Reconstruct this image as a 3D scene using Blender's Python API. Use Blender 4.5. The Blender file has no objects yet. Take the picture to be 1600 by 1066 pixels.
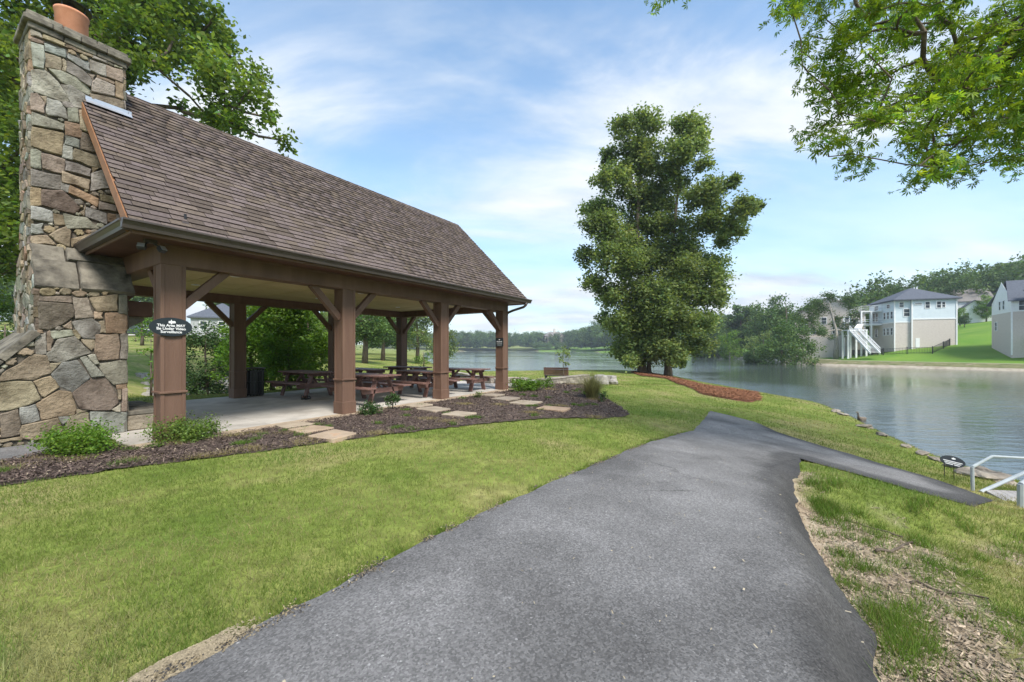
import bpy, bmesh, math, random
import numpy as np
from mathutils import Vector, Matrix, geometry as mgeo
random.seed(7); RNG = np.random.default_rng(7)
scene = bpy.context.scene
col = scene.collection
R = math.radians

# ------------------------------------------------------------------ camera
CAM_H = 1.45
F_PX, HORIZON = 624.5, 545.0           # focal length and horizon row of the 1600 px wide photograph
cd = bpy.data.cameras.new('camera'); cam = bpy.data.objects.new('camera', cd); col.objects.link(cam)
cam.location = (0, 0, CAM_H); cam.rotation_euler = (R(90), 0, 0)
cd.sensor_width = 36; cd.lens = 36 * F_PX / 1600; cd.shift_y = (HORIZON - 533) / 1600
cd.clip_start = 0.05; cd.clip_end = 4000
scene.camera = cam

# ------------------------------------------------------------------ sky, sun, exposure
SUN_EL, SUN_AZ = 52.0, 150.0           # azimuth clockwise from +Y
world = bpy.data.worlds.new('World'); scene.world = world; world.use_nodes = True
nt = world.node_tree; nt.nodes.clear()
def N(tree, t, **k):
    n = tree.nodes.new(t)
    for a, b in k.items():
        if a == 'i':
            for kk, vv in b.items(): n.inputs[kk].default_value = vv
        else: setattr(n, a, b)
    return n
def math_node(tree, op, a, b=None, clamp=False):
    n = tree.nodes.new('ShaderNodeMath'); n.operation = op; n.use_clamp = clamp
    for k, v in ((0, a), (1, b)):
        if v is None: continue
        if isinstance(v, (int, float)): n.inputs[k].default_value = v
        else: tree.links.new(v, n.inputs[k])
    return n.outputs[0]
def ramp(tree, fac, stops, interp='LINEAR'):
    n = tree.nodes.new('ShaderNodeValToRGB'); cr = n.color_ramp; cr.interpolation = interp
    while len(cr.elements) < len(stops): cr.elements.new(0.5)
    for e, (p, c) in zip(cr.elements, stops):
        e.position = p; e.color = (c, c, c, 1) if isinstance(c, (int, float)) else (*c, 1)
    tree.links.new(fac, n.inputs[0]); return n.outputs[0]
sky = N(nt, 'ShaderNodeTexSky', sky_type='NISHITA', sun_disc=False)
sky.sun_elevation = R(SUN_EL); sky.sun_rotation = R(SUN_AZ); sky.air_density = 1.0; sky.dust_density = 0.6; sky.ozone_density = 1.6
tc = N(nt, 'ShaderNodeTexCoord')
sep = N(nt, 'ShaderNodeSeparateXYZ'); nt.links.new(tc.outputs['Generated'], sep.inputs[0])
zc = math_node(nt, 'MAXIMUM', sep.outputs[2], 0.0)
den = math_node(nt, 'ADD', zc, 0.22)
cx = math_node(nt, 'DIVIDE', sep.outputs[0], den); cy = math_node(nt, 'DIVIDE', sep.outputs[1], den)
comb = N(nt, 'ShaderNodeCombineXYZ'); nt.links.new(cx, comb.inputs[0]); nt.links.new(cy, comb.inputs[1])
mp = N(nt, 'ShaderNodeMapping'); nt.links.new(comb.outputs[0], mp.inputs[0])
mp.inputs['Rotation'].default_value = (0, 0, R(-24)); mp.inputs['Scale'].default_value = (0.75, 1.5, 1); mp.inputs['Location'].default_value = (3.1, 1.2, 0)
n1 = N(nt, 'ShaderNodeTexNoise', i={'Scale': 1.1, 'Detail': 9.0, 'Roughness': 0.58, 'Distortion': 0.5}); nt.links.new(mp.outputs[0], n1.inputs['Vector'])
n2 = N(nt, 'ShaderNodeTexNoise', i={'Scale': 0.55, 'Detail': 3.0, 'Roughness': 0.5}); nt.links.new(mp.outputs[0], n2.inputs['Vector'])
wis = ramp(nt, n1.outputs[0], [(0.36, 0.0), (0.64, 1.0)], 'EASE')
big = ramp(nt, n2.outputs[0], [(0.38, 0.12), (0.62, 1.0)], 'EASE')
cl = math_node(nt, 'MULTIPLY', wis, big)
hz = ramp(nt, zc, [(0.0, 0.72), (0.12, 0.52), (0.36, 0.2), (0.8, 0.03)])   # milky veil, denser low down
mask = math_node(nt, 'ADD', math_node(nt, 'MULTIPLY', cl, 0.85), hz, True)
shade = N(nt, 'ShaderNodeTexNoise', i={'Scale': 2.3, 'Detail': 5.0, 'Roughness': 0.55}); nt.links.new(mp.outputs[0], shade.inputs['Vector'])
ccol = ramp(nt, shade.outputs[0], [(0.33, (0.27, 0.315, 0.37)), (0.6, (0.395, 0.41, 0.425))])
skm = N(nt, 'ShaderNodeVectorMath', operation='MULTIPLY'); nt.links.new(sky.outputs[0], skm.inputs[0]); skm.inputs[1].default_value = (0.092, 0.112, 0.112)
mx = N(nt, 'ShaderNodeMixRGB'); nt.links.new(mask, mx.inputs[0]); nt.links.new(skm.outputs[0], mx.inputs[1]); nt.links.new(ccol, mx.inputs[2])
bg = N(nt, 'ShaderNodeBackground'); nt.links.new(mx.outputs[0], bg.inputs[0]); bg.inputs[1].default_value = 1.0
wo = N(nt, 'ShaderNodeOutputWorld'); nt.links.new(bg.outputs[0], wo.inputs[0])

sl = bpy.data.lights.new('sun', 'SUN'); sl.energy = 2.2; sl.angle = R(18); sl.color = (1.0, 0.95, 0.88)
sun = bpy.data.objects.new('sun', sl); col.objects.link(sun)
sdir = Vector((math.sin(R(SUN_AZ)) * math.cos(R(SUN_EL)), math.cos(R(SUN_AZ)) * math.cos(R(SUN_EL)), math.sin(R(SUN_EL))))
sun.rotation_euler = sdir.to_track_quat('Z', 'Y').to_euler(); sun.location = (0, -20, 40)
vs = scene.view_settings; vs.view_transform = 'Standard'; vs.look = 'None'; vs.gamma = 1.0; vs.exposure = 1.42; vs.use_curve_mapping = False
scene.cycles.max_bounces = 6; scene.cycles.diffuse_bounces = 4; scene.cycles.glossy_bounces = 3
scene.cycles.transmission_bounces = 4; scene.cycles.transparent_max_bounces = 6; scene.cycles.volume_bounces = 0
scene.cycles.use_denoising = True

# ------------------------------------------------------------------ helpers
def tag(o, label=None, cat=None, group=None, kind=None):
    for k, v in (('label', label), ('category', cat), ('group', group), ('kind', kind)):
        if v: o[k] = v
    return o
def link(o, parent=None):
    col.objects.link(o)
    if parent is not None: o.parent = parent
    return o
def empty(name, loc=(0, 0, 0), rz=0.0, label=None, cat=None, group=None, parent=None):
    o = bpy.data.objects.new(name, None); o.empty_display_size = 0.2
    o.location = loc; o.rotation_euler = (0, 0, rz); link(o, parent); return tag(o, label, cat, group)
def obj(name, me, mat=None, parent=None, loc=None, rot=None, scale=None):
    o = bpy.data.objects.new(name, me); link(o, parent)
    if mat is not None and len(me.materials) == 0: me.materials.append(mat)
    if loc is not None: o.location = loc
    if rot is not None: o.rotation_euler = rot
    if scale is not None: o.scale = scale
    return o
def copy_tree(o, parent=None):
    c = o.copy(); col.objects.link(c); c.parent = parent
    for ch in list(o.children): copy_tree(ch, c)
    return c
class MB:
    """collects shapes for ONE mesh"""
    def __init__(s): s.v = []; s.f = []
    def add(s, vs, fs):
        b = len(s.v); s.v += [tuple(p) for p in vs]; s.f += [tuple(i + b for i in f) for f in fs]; return s
    def box(s, x0, x1, y0, y1, z0, z1):
        return s.add([(x0,y0,z0),(x1,y0,z0),(x1,y1,z0),(x0,y1,z0),(x0,y0,z1),(x1,y0,z1),(x1,y1,z1),(x0,y1,z1)],
                     [(0,3,2,1),(4,5,6,7),(0,1,5,4),(1,2,6,5),(2,3,7,6),(3,0,4,7)])
    def bar(s, a, b, w, h, up=(0, 0, 1)):
        a, b = Vector(a), Vector(b); d = (b - a).normalized(); up = Vector(up)
        if abs(d.dot(up)) > 0.98: up = Vector((1, 0, 0))
        sx = d.cross(up).normalized() * w / 2; sz = sx.cross(d).normalized() * h / 2
        vs = [a-sx-sz, a+sx-sz, a+sx+sz, a-sx+sz, b-sx-sz, b+sx-sz, b+sx+sz, b-sx+sz]
        return s.add(vs, [(0,1,2,3),(7,6,5,4),(0,4,5,1),(1,5,6,2),(2,6,7,3),(3,7,4,0)])
    def tube(s, pts, rad, n=8, caps=True):
        pts = [Vector(p) for p in pts]; m = len(pts)
        if isinstance(rad, (int, float)): rad = [rad] * m
        ref = Vector((0.31, 0.17, 0.93)); vs = []; fs = []
        for i, p in enumerate(pts):
            d = (pts[min(i+1, m-1)] - pts[max(i-1, 0)])
            d = d.normalized() if d.length > 1e-9 else Vector((0, 0, 1))
            rf = ref if abs(d.dot(ref)) < 0.95 else Vector((1, 0, 0))
            a = d.cross(rf).normalized(); b = d.cross(a).normalized()
            for k in range(n):
                t = 2 * math.pi * k / n; vs.append(p + (a * math.cos(t) + b * math.sin(t)) * rad[i])
        for i in range(m - 1):
            for k in range(n): fs.append((i*n+k, i*n+(k+1) % n, (i+1)*n+(k+1) % n, (i+1)*n+k))
        if caps: fs.append(tuple(range(n-1, -1, -1))); fs.append(tuple((m-1)*n + k for k in range(n)))
        return s.add(vs, fs)
    def lathe(s, prof, n=20, c=(0, 0, 0)):
        vs = []; fs = []; m = len(prof)
        for r, z in prof:
            for k in range(n):
                t = 2*math.pi*k/n; vs.append((c[0]+r*math.cos(t), c[1]+r*math.sin(t), c[2]+z))
        for i in range(m-1):
            for k in range(n): fs.append((i*n+k, i*n+(k+1) % n, (i+1)*n+(k+1) % n, (i+1)*n+k))
        fs.append(tuple(range(n-1, -1, -1))); fs.append(tuple((m-1)*n+k for k in range(n)))
        return s.add(vs, fs)
    def prism(s, poly, axis, a, b):
        """poly: 2D points; axis 0/1/2 = extrusion axis, from a to b"""
        def P(p, t):
            return ((t, p[0], p[1]), (p[0], t, p[1]), (p[0], p[1], t))[axis]
        n = len(poly); vs = [P(p, a) for p in poly] + [P(p, b) for p in poly]
        fs = [tuple(range(n-1, -1, -1)), tuple(range(n, 2*n))] + [(i, (i+1) % n, n+(i+1) % n, n+i) for i in range(n)]
        return s.add(vs, fs)
    def mesh(s, name, smooth=False):
        me = bpy.data.meshes.new(name); me.from_pydata(s.v, [], s.f); me.validate()
        bm = bmesh.new(); bm.from_mesh(me); bmesh.ops.recalc_face_normals(bm, faces=bm.faces); bm.to_mesh(me); bm.free()
        if smooth: me.polygons.foreach_set('use_smooth', [True] * len(me.polygons))
        return me
    def build(s, name, mat, parent=None, smooth=False, bevel=0.0, **k):
        o = obj(name, s.mesh(name, smooth), mat, parent, **k)
        if bevel:
            m = o.modifiers.new('bevel', 'BEVEL'); m.width = bevel; m.segments = 1; m.limit_method = 'ANGLE'
        return o
def np_mesh(name, V, F, attr=None):
    """V (n,3), F (m,k) with constant k; attr = per-vertex rgb"""
    V = np.asarray(V, np.float32); F = np.asarray(F, np.int32); k = F.shape[1]
    me = bpy.data.meshes.new(name); me.vertices.add(len(V)); me.vertices.foreach_set('co', V.ravel())
    me.loops.add(F.size); me.loops.foreach_set('vertex_index', F.ravel())
    me.polygons.add(len(F)); me.polygons.foreach_set('loop_start', np.arange(0, F.size, k, dtype=np.int32))
    me.update(calc_edges=True)
    if attr is not None:
        a = me.color_attributes.new('tint', 'FLOAT_COLOR', 'POINT')
        c = np.ones((len(V), 4), np.float32); c[:, :3] = attr; a.data.foreach_set('color', c.ravel())
    return me

# ------------------------------------------------------------------ materials
def material(name, c1, c2, scale=4.0, rough=0.8, bump=0.0, bscale=40.0, detail=6.0, tint=False, rnd=None, stretch=None,
             ocol=False, c3=None, s3=1.0, t3=(0.55, 0.7), spec=0.3, metal=0.0, bdist=0.02, pos=(0.35, 0.65)):
    m = bpy.data.materials.new(name); m.use_nodes = True; t = m.node_tree; b = t.nodes['Principled BSDF']
    co = N(t, 'ShaderNodeTexCoord').outputs['Object']
    if stretch:
        q = N(t, 'ShaderNodeMapping'); q.inputs['Scale'].default_value = stretch; t.links.new(co, q.inputs[0]); co = q.outputs[0]
    oi = N(t, 'ShaderNodeObjectInfo')
    off = N(t, 'ShaderNodeVectorMath', operation='ADD'); t.links.new(co, off.inputs[0])
    rv = math_node(t, 'MULTIPLY', oi.outputs['Random'], 37.0); t.links.new(rv, off.inputs[1]); co = off.outputs[0]
    n = N(t, 'ShaderNodeTexNoise', i={'Scale': scale, 'Detail': detail, 'Roughness': 0.6}); t.links.new(co, n.inputs['Vector'])
    c = ramp(t, n.outputs[0], [(pos[0], c1), (pos[1], c2)])
    if c3 is not None:
        n3 = N(t, 'ShaderNodeTexNoise', i={'Scale': s3, 'Detail': 5.0, 'Roughness': 0.6}); t.links.new(co, n3.inputs['Vector'])
        f = ramp(t, n3.outputs[0], [(t3[0], 0.0), (t3[1], 1.0)])
        x = N(t, 'ShaderNodeMixRGB'); t.links.new(f, x.inputs[0]); t.links.new(c, x.inputs[1]); x.inputs[2].default_value = (*c3, 1); c = x.outputs[0]
    if rnd:
        rr = ramp(t, oi.outputs['Random'], rnd, 'LINEAR')
        x = N(t, 'ShaderNodeMixRGB', blend_type='MULTIPLY'); x.inputs[0].default_value = 1; t.links.new(c, x.inputs[1]); t.links.new(rr, x.inputs[2]); c = x.outputs[0]
    if ocol:
        x = N(t, 'ShaderNodeMixRGB', blend_type='MULTIPLY'); x.inputs[0].default_value = 1; t.links.new(c, x.inputs[1]); t.links.new(oi.outputs['Color'], x.inputs[2]); c = x.outputs[0]
    if tint:
        a = N(t, 'ShaderNodeVertexColor'); a.layer_name = 'tint'
        x = N(t, 'ShaderNodeMixRGB', blend_type='MULTIPLY'); x.inputs[0].default_value = 1; t.links.new(c, x.inputs[1]); t.links.new(a.outputs[0], x.inputs[2]); c = x.outputs[0]
    t.links.new(c, b.inputs['Base Color']); b.inputs['Roughness'].default_value = rough
    b.inputs['Specular IOR Level'].default_value = spec; b.inputs['Metallic'].default_value = metal
    if bump:
        n2 = N(t, 'ShaderNodeTexNoise', i={'Scale': bscale, 'Detail': 5.0, 'Roughness': 0.65}); t.links.new(co, n2.inputs['Vector'])
        bp = N(t, 'ShaderNodeBump', i={'Strength': bump, 'Distance': bdist}); t.links.new(n2.outputs[0], bp.inputs['Height']); t.links.new(bp.outputs[0], b.inputs['Normal'])
    return m
def leaf_material(name, c1, c2, trans=0.35, tcol=None, rough=0.55, scale=0.6):
    m = bpy.data.materials.new(name); m.use_nodes = True; t = m.node_tree; t.nodes.clear()
    out = N(t, 'ShaderNodeOutputMaterial'); co = N(t, 'ShaderNodeTexCoord').outputs['Object']
    n = N(t, 'ShaderNodeTexNoise', i={'Scale': scale, 'Detail': 4.0}); t.links.new(co, n.inputs['Vector'])
    c = ramp(t, n.outputs[0], [(0.35, c1), (0.65, c2)])
    a = N(t, 'ShaderNodeVertexColor'); a.layer_name = 'tint'
    x = N(t, 'ShaderNodeMixRGB', blend_type='MULTIPLY'); x.inputs[0].default_value = 1; t.links.new(c, x.inputs[1]); t.links.new(a.outputs[0], x.inputs[2])
    d = N(t, 'ShaderNodeBsdfPrincipled'); d.inputs['Roughness'].default_value = rough; d.inputs['Specular IOR Level'].default_value = 0.25
    t.links.new(x.outputs[0], d.inputs['Base Color'])
    tr = N(t, 'ShaderNodeBsdfTranslucent')
    y = N(t, 'ShaderNodeMixRGB', blend_type='MULTIPLY'); y.inputs[0].default_value = 1; t.links.new(x.outputs[0], y.inputs[1]); y.inputs[2].default_value = (*(tcol or (1.5, 1.5, 0.6)), 1)
    t.links.new(y.outputs[0], tr.inputs[0])
    ms = N(t, 'ShaderNodeMixShader'); ms.inputs[0].default_value = trans
    t.links.new(d.outputs[0], ms.inputs[1]); t.links.new(tr.outputs[0], ms.inputs[2]); t.links.new(ms.outputs[0], out.inputs[0])
    return m
M = {}
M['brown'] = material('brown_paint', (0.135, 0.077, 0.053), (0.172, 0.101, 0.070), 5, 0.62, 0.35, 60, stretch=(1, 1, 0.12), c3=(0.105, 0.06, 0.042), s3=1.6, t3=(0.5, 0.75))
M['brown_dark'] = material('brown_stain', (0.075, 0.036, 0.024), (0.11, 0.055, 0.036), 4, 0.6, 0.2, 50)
M['rake'] = material('rake_paint', (0.22, 0.105, 0.05), (0.28, 0.14, 0.07), 5, 0.6, 0.1, 50)
M['gutter'] = material('gutter_bronze', (0.05, 0.038, 0.032), (0.066, 0.051, 0.043), 3, 0.42, spec=0.5)
M['ceiling'] = material('ceiling_board', (0.50, 0.40, 0.20), (0.58, 0.47, 0.25), 2.5, 0.75, 0.1, 30)
M['batten'] = material('dark_joint', (0.03, 0.025, 0.02), (0.05, 0.04, 0.03), 4, 0.8)
M['table'] = material('table_plastic_wood', (0.125, 0.066, 0.055), (0.21, 0.12, 0.10), 5, 0.55, 0.25, 40, stretch=(0.3, 1, 1), c3=(0.2, 0.13, 0.11), s3=3.0, t3=(0.55, 0.8))
M['shingle_edge_shade'] = material('shingle_edge_shade', (0.022, 0.018, 0.017), (0.035, 0.028, 0.026), 9, 0.95, spec=0.05)  # dark asphalt core, plus course shadow lines painted into butt and side faces
M['shingle'] = material('shingle', (0.100, 0.082, 0.074), (0.150, 0.125, 0.113), 6, 0.93, 0.7, 160, tint=True, spec=0.12, bdist=0.006)
M['roof_under'] = material('roof_felt', (0.03, 0.022, 0.02), (0.05, 0.038, 0.034), 8, 0.95)
STONE = [(0.0, (0.80, 0.66, 0.48)), (0.12, (0.60, 0.62, 0.62)), (0.25, (0.98, 0.92, 0.80)), (0.37, (0.55, 0.55, 0.53)), (0.5, (0.92, 0.92, 0.90)), (0.62, (0.60, 0.47, 0.36)), (0.72, (0.66, 0.74, 0.78)), (0.82, (0.90, 0.78, 0.60)), (0.91, (0.78, 0.80, 0.80)), (1.0, (0.46, 0.42, 0.38))]
M['stone'] = material('field_stone', (0.19, 0.172, 0.148), (0.40, 0.375, 0.335), 3.5, 0.9, 1.0, 16, ocol=True, c3=(0.085, 0.07, 0.055), s3=4.2, t3=(0.52, 0.76), bdist=0.035, spec=0.15, detail=9)
M['mortar'] = material('mortar', (0.085, 0.072, 0.058), (0.15, 0.13, 0.105), 9, 0.95, 0.6, 60)
M['cap_stone'] = material('weathered_cap_stone', (0.12, 0.105, 0.085), (0.30, 0.27, 0.215), 4, 0.9, 0.8, 18, c3=(0.055, 0.05, 0.04), s3=3.5, t3=(0.5, 0.68), rnd=[(0, 0.7), (1, 1.0)])
M['clay'] = material('clay_flue', (0.50, 0.215, 0.12), (0.60, 0.28, 0.17), 5, 0.75, 0.2, 60)
M['black_metal'] = material('black_metal', (0.012, 0.012, 0.014), (0.022, 0.022, 0.025), 6, 0.4, spec=0.5)
M['flashing'] = material('flashing', (0.42, 0.44, 0.48), (0.52, 0.54, 0.58), 3, 0.35, metal=0.6)
M['concrete'] = material('concrete', (0.38, 0.35, 0.31), (0.52, 0.485, 0.435), 1.3, 0.85, 0.3, 70, c3=(0.25, 0.225, 0.195), s3=0.9, t3=(0.5, 0.75), bdist=0.004)
M['concrete_tan'] = material('tan_concrete', (0.33, 0.25, 0.175), (0.43, 0.34, 0.24), 2.0, 0.88, 0.4, 60, c3=(0.2, 0.15, 0.1), s3=1.5, t3=(0.52, 0.72))
M['flag'] = material('flagstone', (0.30, 0.245, 0.19), (0.42, 0.36, 0.29), 3.0, 0.85, 0.4, 25, rnd=[(0, (0.8, 0.78, 0.76)), (0.5, (1, 0.97, 0.9)), (1, (1.0, 0.82, 0.68))], c3=(0.42, 0.26, 0.16), s3=3.0, t3=(0.6, 0.75))
M['block'] = material('wall_block', (0.26, 0.22, 0.175), (0.42, 0.37, 0.31), 6, 0.9, 0.6, 40, rnd=[(0, 0.6), (0.5, 0.85), (1, 1.1)])
M['boulder'] = material('pale_boulder', (0.22, 0.20, 0.175), (0.40, 0.375, 0.335), 4, 0.9, 0.8, 12, c3=(0.2, 0.17, 0.14), s3=4, t3=(0.55, 0.7))
M['rock'] = material('shore_rock', (0.17, 0.14, 0.11), (0.36, 0.31, 0.25), 5, 0.9, 0.6, 20, rnd=[(0, 0.6), (1, 1.1)])
M['bark'] = material('bark', (0.085, 0.065, 0.048), (0.19, 0.15, 0.115), 7, 0.95, 0.9, 25, stretch=(1, 1, 0.25), bdist=0.05)
M['bark_pale'] = material('pale_bark', (0.26, 0.23, 0.195), (0.42, 0.385, 0.34), 5, 0.9, 0.5, 25, stretch=(1, 1, 0.3))
M['sign'] = material('sign_black', (0.012, 0.016, 0.022), (0.018, 0.024, 0.03), 3, 0.35, spec=0.5)
M['white'] = material('white_paint', (0.74, 0.74, 0.74), (0.82, 0.82, 0.82), 3, 0.5)
M['galv'] = material('grey_painted_rail', (0.36, 0.39, 0.40), (0.47, 0.50, 0.51), 4, 0.4, metal=0.2)
M['deck'] = material('deck_plank', (0.36, 0.33, 0.31), (0.47, 0.44, 0.42), 4, 0.75, 0.2, 40, stretch=(0.3, 1, 1), rnd=[(0, 0.85), (1, 1.1)])
M['leaf_twin'] = leaf_material('sweetgum_leaves', (0.13, 0.185, 0.064), (0.23, 0.29, 0.105), 0.46, (1.35, 1.35, .7))
M['leaf_over'] = leaf_material('hickory_leaves', (0.115, 0.20, 0.022), (0.19, 0.29, 0.04), 0.5, (1.7, 1.6, 0.55), scale=0.9)
M['leaf_oak'] = leaf_material('oak_leaves', (0.092, 0.155, 0.03), (0.175, 0.245, 0.055), 0.45, scale=0.5)
M['leaf_bright'] = leaf_material('bright_leaves', (0.085, 0.175, 0.02), (0.16, 0.26, 0.035), 0.4)
M['leaf_far'] = leaf_material('far_leaves', (0.07, 0.128, 0.034), (0.125, 0.195, 0.055), 0.3, scale=0.12)
M['leaf_dark'] = leaf_material('dark_leaves', (0.04, 0.08, 0.024), (0.072, 0.13, 0.038), 0.25)
M['grass'] = leaf_material('grass_blades', (0.142, 0.205, 0.032), (0.215, 0.272, 0.054), 0.35, (1.2, 1.2, 0.6), 0.6, 0.35)
M['straw_blade'] = leaf_material('dry_blades', (0.26, 0.22, 0.11), (0.38, 0.33, 0.18), 0.3, (1.1, 1.1, 0.8), 0.7)
# ------------------------------------------------------------------ pavilion frame (u along the ridge, v away from the camera)
TH = 0.576
O = np.array([-5.48, 6.401]); U = np.array([math.sin(TH), math.cos(TH)]); V = np.array([-math.cos(TH), math.sin(TH)])
RZ = math.atan2(U[1], U[0])
def uv(u, v, z=0.0): p = O + u * U + v * V; return (float(p[0]), float(p[1]), z)
def to_uv(x, y): dx = np.asarray(x) - O[0]; dy = np.asarray(y) - O[1]; return dx*U[0]+dy*U[1], dx*V[0]+dy*V[1]
COL_L, PW, POST, BEAM_Z, OVU, OVV, EAVE_Z, RIDGE_Z = 3.131, 5.194, 0.32, 2.772, 0.62, 0.70, 3.198, 6.457

WATER_Z = -1.6
LAKE = np.array([(60, -25), (30, -12), (14, 1), (11.6, 5), (10.6, 8.3), (11.1, 9.9), (12.0, 11.9), (14.4, 16.6), (15.5, 19.4), (15.6, 24.7), (15.6, 31.7), (16.5, 40), (12, 45),
    (4, 44), (-3, 42), (-8, 41), (-9.5, 50), (-13, 70), (-24, 110), (-44, 200), (-75, 350), (-85, 440), (0, 465), (60, 430), (72, 318), (100, 290), (108, 230), (82, 173), (69, 106), (56, 72), (62, 63.5), (69, 53), (84, 38), (95, 5)], float)
def seg_dist(px, py, poly, closed=True):
    best = np.full(px.shape, 1e9); n = len(poly)
    for i in range(n if closed else n - 1):
        a = poly[i]; b = poly[(i+1) % n]; d = b - a; L2 = (d*d).sum() + 1e-12
        t = np.clip(((px-a[0])*d[0] + (py-a[1])*d[1]) / L2, 0, 1)
        best = np.minimum(best, np.hypot(px - a[0] - t*d[0], py - a[1] - t*d[1]))
    return best
def inside(px, py, poly):
    r = np.zeros(px.shape, bool); n = len(poly); j = n - 1
    for i in range(n):
        xi, yi = poly[i]; xj, yj = poly[j]
        if yi != yj:
            c = ((yi > py) != (yj > py)) & (px < (xj-xi)*(py-yi)/(yj-yi) + xi); r ^= c
        j = i
    return r
def sstep(a, b, x): t = np.clip((x-a)/(b-a), 0, 1); return t*t*(3-2*t)
def wob(x, y, s=1.0): return (np.sin(x*1.7*s+1.3)*np.cos(y*2.1*s-.4) + .5*np.sin(x*4.3*s+y*3.1*s) + .3*np.sin(x*9.1*s-y*7.7*s+2))/1.8
POND = np.array([(-11.8, 16.4), (-15.5, 20.0), (-20.5, 25.0)])
def ground_z(x, y, cut=True):
    x = np.asarray(x, float); y = np.asarray(y, float)
    d = seg_dist(x, y, LAKE); d = np.where(inside(x, y, LAKE), -d, d)
    yy = np.maximum(y, 1.0); az = x / yy; r = np.hypot(x, y)
    home = -0.5 * sstep(15.5, 23, y) * sstep(-9, -2, x)
    home = home + 0.055 * np.maximum(0, r - 20) * sstep(-0.5, -0.8, az) * (y > 0)
    # the opposite bank: flat by the trees, a steep lawn and a wooded hill by the houses
    right = (x > 30) | (y > 120)
    rise = sstep(0.74, 0.98, az)
    farb = -0.75 + (0.02 + 0.165*rise) * np.clip(d - 4.5, 0, 38) + (0.02 + 0.10*rise) * np.clip(d - 42.5, 0, 95) + 0.02 * np.clip(d - 12, 0, 400)
    P = np.where(right, farb, home)
    bank = np.where(d < 0.7, WATER_Z + 0.45 * np.clip(d, -4, 0.7) / 0.7, WATER_Z + 0.45 + (d - 0.7) * np.where(right, 0.25, 0.128))
    z = np.minimum(P, bank); k = 0.12
    z = np.where(d > 0, -k*np.log(np.exp(-np.clip(P, -8, 60)/k) + np.exp(-np.clip(bank, -8, 60)/k) + 1e-300), z)
    z = np.where(d > 40, P, z)
    dp = seg_dist(x, y, POND, False); z = z - 1.15 * np.exp(-(dp/2.2)**2)
    if cut:
        u, v = to_uv(x, y)
        z = z - 0.05 * sstep(-7.2, -6.6, -np.abs(v + 7.15) - 5.5) * (u > -8) * (u < 7.5)
        z = z - 0.24 * sstep(-8.0, -8.5, v) * sstep(-7, -4, u) * sstep(4.6, 3.6, u)   # the verge drops off the asphalt edge
        z = np.where((u > -0.5) & (u < 10.3) & (v > -0.4) & (v < 5.9), -0.12, z)
        z = z + 0.012 * wob(x, y, 1.3) * (r < 40)
    return z
def gz(x, y): return float(ground_z(np.array([x]), np.array([y]))[0])
def pix_dir(px, py): return np.array([(px-800)/F_PX, 1.0, (HORIZON-py)/F_PX])
def on_plane(px, py, z=0.0): d = pix_dir(px, py); t = (z-CAM_H)/d[2]; return np.array([d[0]*t, t])
def hit(px, py, lo=1.2, hi=650):
    """where the photograph's line of sight meets the terrain"""
    d = pix_dir(px, py); t = np.geomspace(lo, hi, 4000); g = ground_z(d[0]*t, t, cut=False); h = CAM_H + d[2]*t
    k = np.argmax(h <= np.maximum(g, WATER_Z)); k = k if h[k] <= max(g[k], WATER_Z) else len(t)-1
    return np.array([d[0]*t[k], t[k]])
def at(px, py, Y): d = pix_dir(px, py); return Vector((d[0]*Y, Y, CAM_H + d[2]*Y))

# outlines on the ground
PATH_L = [(-9, -5.75), (-4, -5.8), (-1.77, -5.83), (-0.87, -5.88), (0.02, -5.91), (1.39, -6.04), (2.94, -6.2), (4.97, -6.3), (6.4, -6.45), (7.46, -6.61)]
PATH_R = [(4.1, -8.38), (3.3, -8.33), (2.6, -8.38), (1.9, -8.44), (1.35, -8.52), (0.9, -8.62), (0.46, -8.56), (-0.07, -8.6), (-1.5, -8.56), (-4, -8.5), (-9, -8.5)]
path_poly = [np.array(uv(*p)[:2]) for p in PATH_L] + [hit(1110, 643), hit(1145, 651), hit(1180, 660)] + [hit(*p) for p in ((1215, 676), (1260, 691), (1330, 711), (1440, 743), (1500, 764), (1552, 784))] \
    + [hit(*p) for p in ((1522, 794), (1480, 782), (1420, 766), (1350, 745), (1290, 729), (1250, 718))] + [np.array(uv(*p)[:2]) for p in PATH_R]
path_poly = np.array(path_poly)
mulch_poly = np.array([on_plane(*p, -0.03) for p in ((-260, 800), (0, 766), (200, 736), (400, 711), (540, 691), (720, 668), (860, 651), (940, 645), (975, 639), (985, 634), (972, 627), (950, 617), (930, 606), (918, 597))]
    + [np.array(uv(12.1, -0.25)[:2]), np.array(uv(9.95, -0.45)[:2]), np.array(uv(-0.42, -0.45)[:2]), np.array(uv(-0.75, 0.15)[:2])] + [on_plane(*p, -0.03) for p in ((110, 703), (0, 728), (-260, 775))])
straw_poly = np.array([hit(*p) for p in ((985, 582), (1003, 588), (1040, 592), (1072, 604), (1098, 617), (1140, 625), (1172, 629), (1190, 626), (1184, 615), (1140, 609), (1100, 603), (1060, 593), (1030, 586), (1000, 581))])
walk_poly = np.array([on_plane(*p, -0.03) for p in ((-400, 800), (-260, 775), (0, 728), (110, 703))] + [np.array(uv(-0.75, 0.15)[:2]), np.array(uv(-0.5, 1.3)[:2]), np.array(uv(-4, 1.3)[:2]), np.array(uv(-7, 0.5)[:2])])
patio_far = np.array([uv(*p)[:2] for p in ((9.9, -0.45), (12.1, -0.25), (15.3, -0.35), (18.5, 1.0), (19.5, 4.0), (16.5, 7.4), (12.0, 6.8), (9.9, 5.8))])
slab_poly = np.array([uv(*p)[:2] for p in ((-0.5, -0.45), (9.95, -0.45), (9.95, 5.75), (-0.5, 5.75))])
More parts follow.
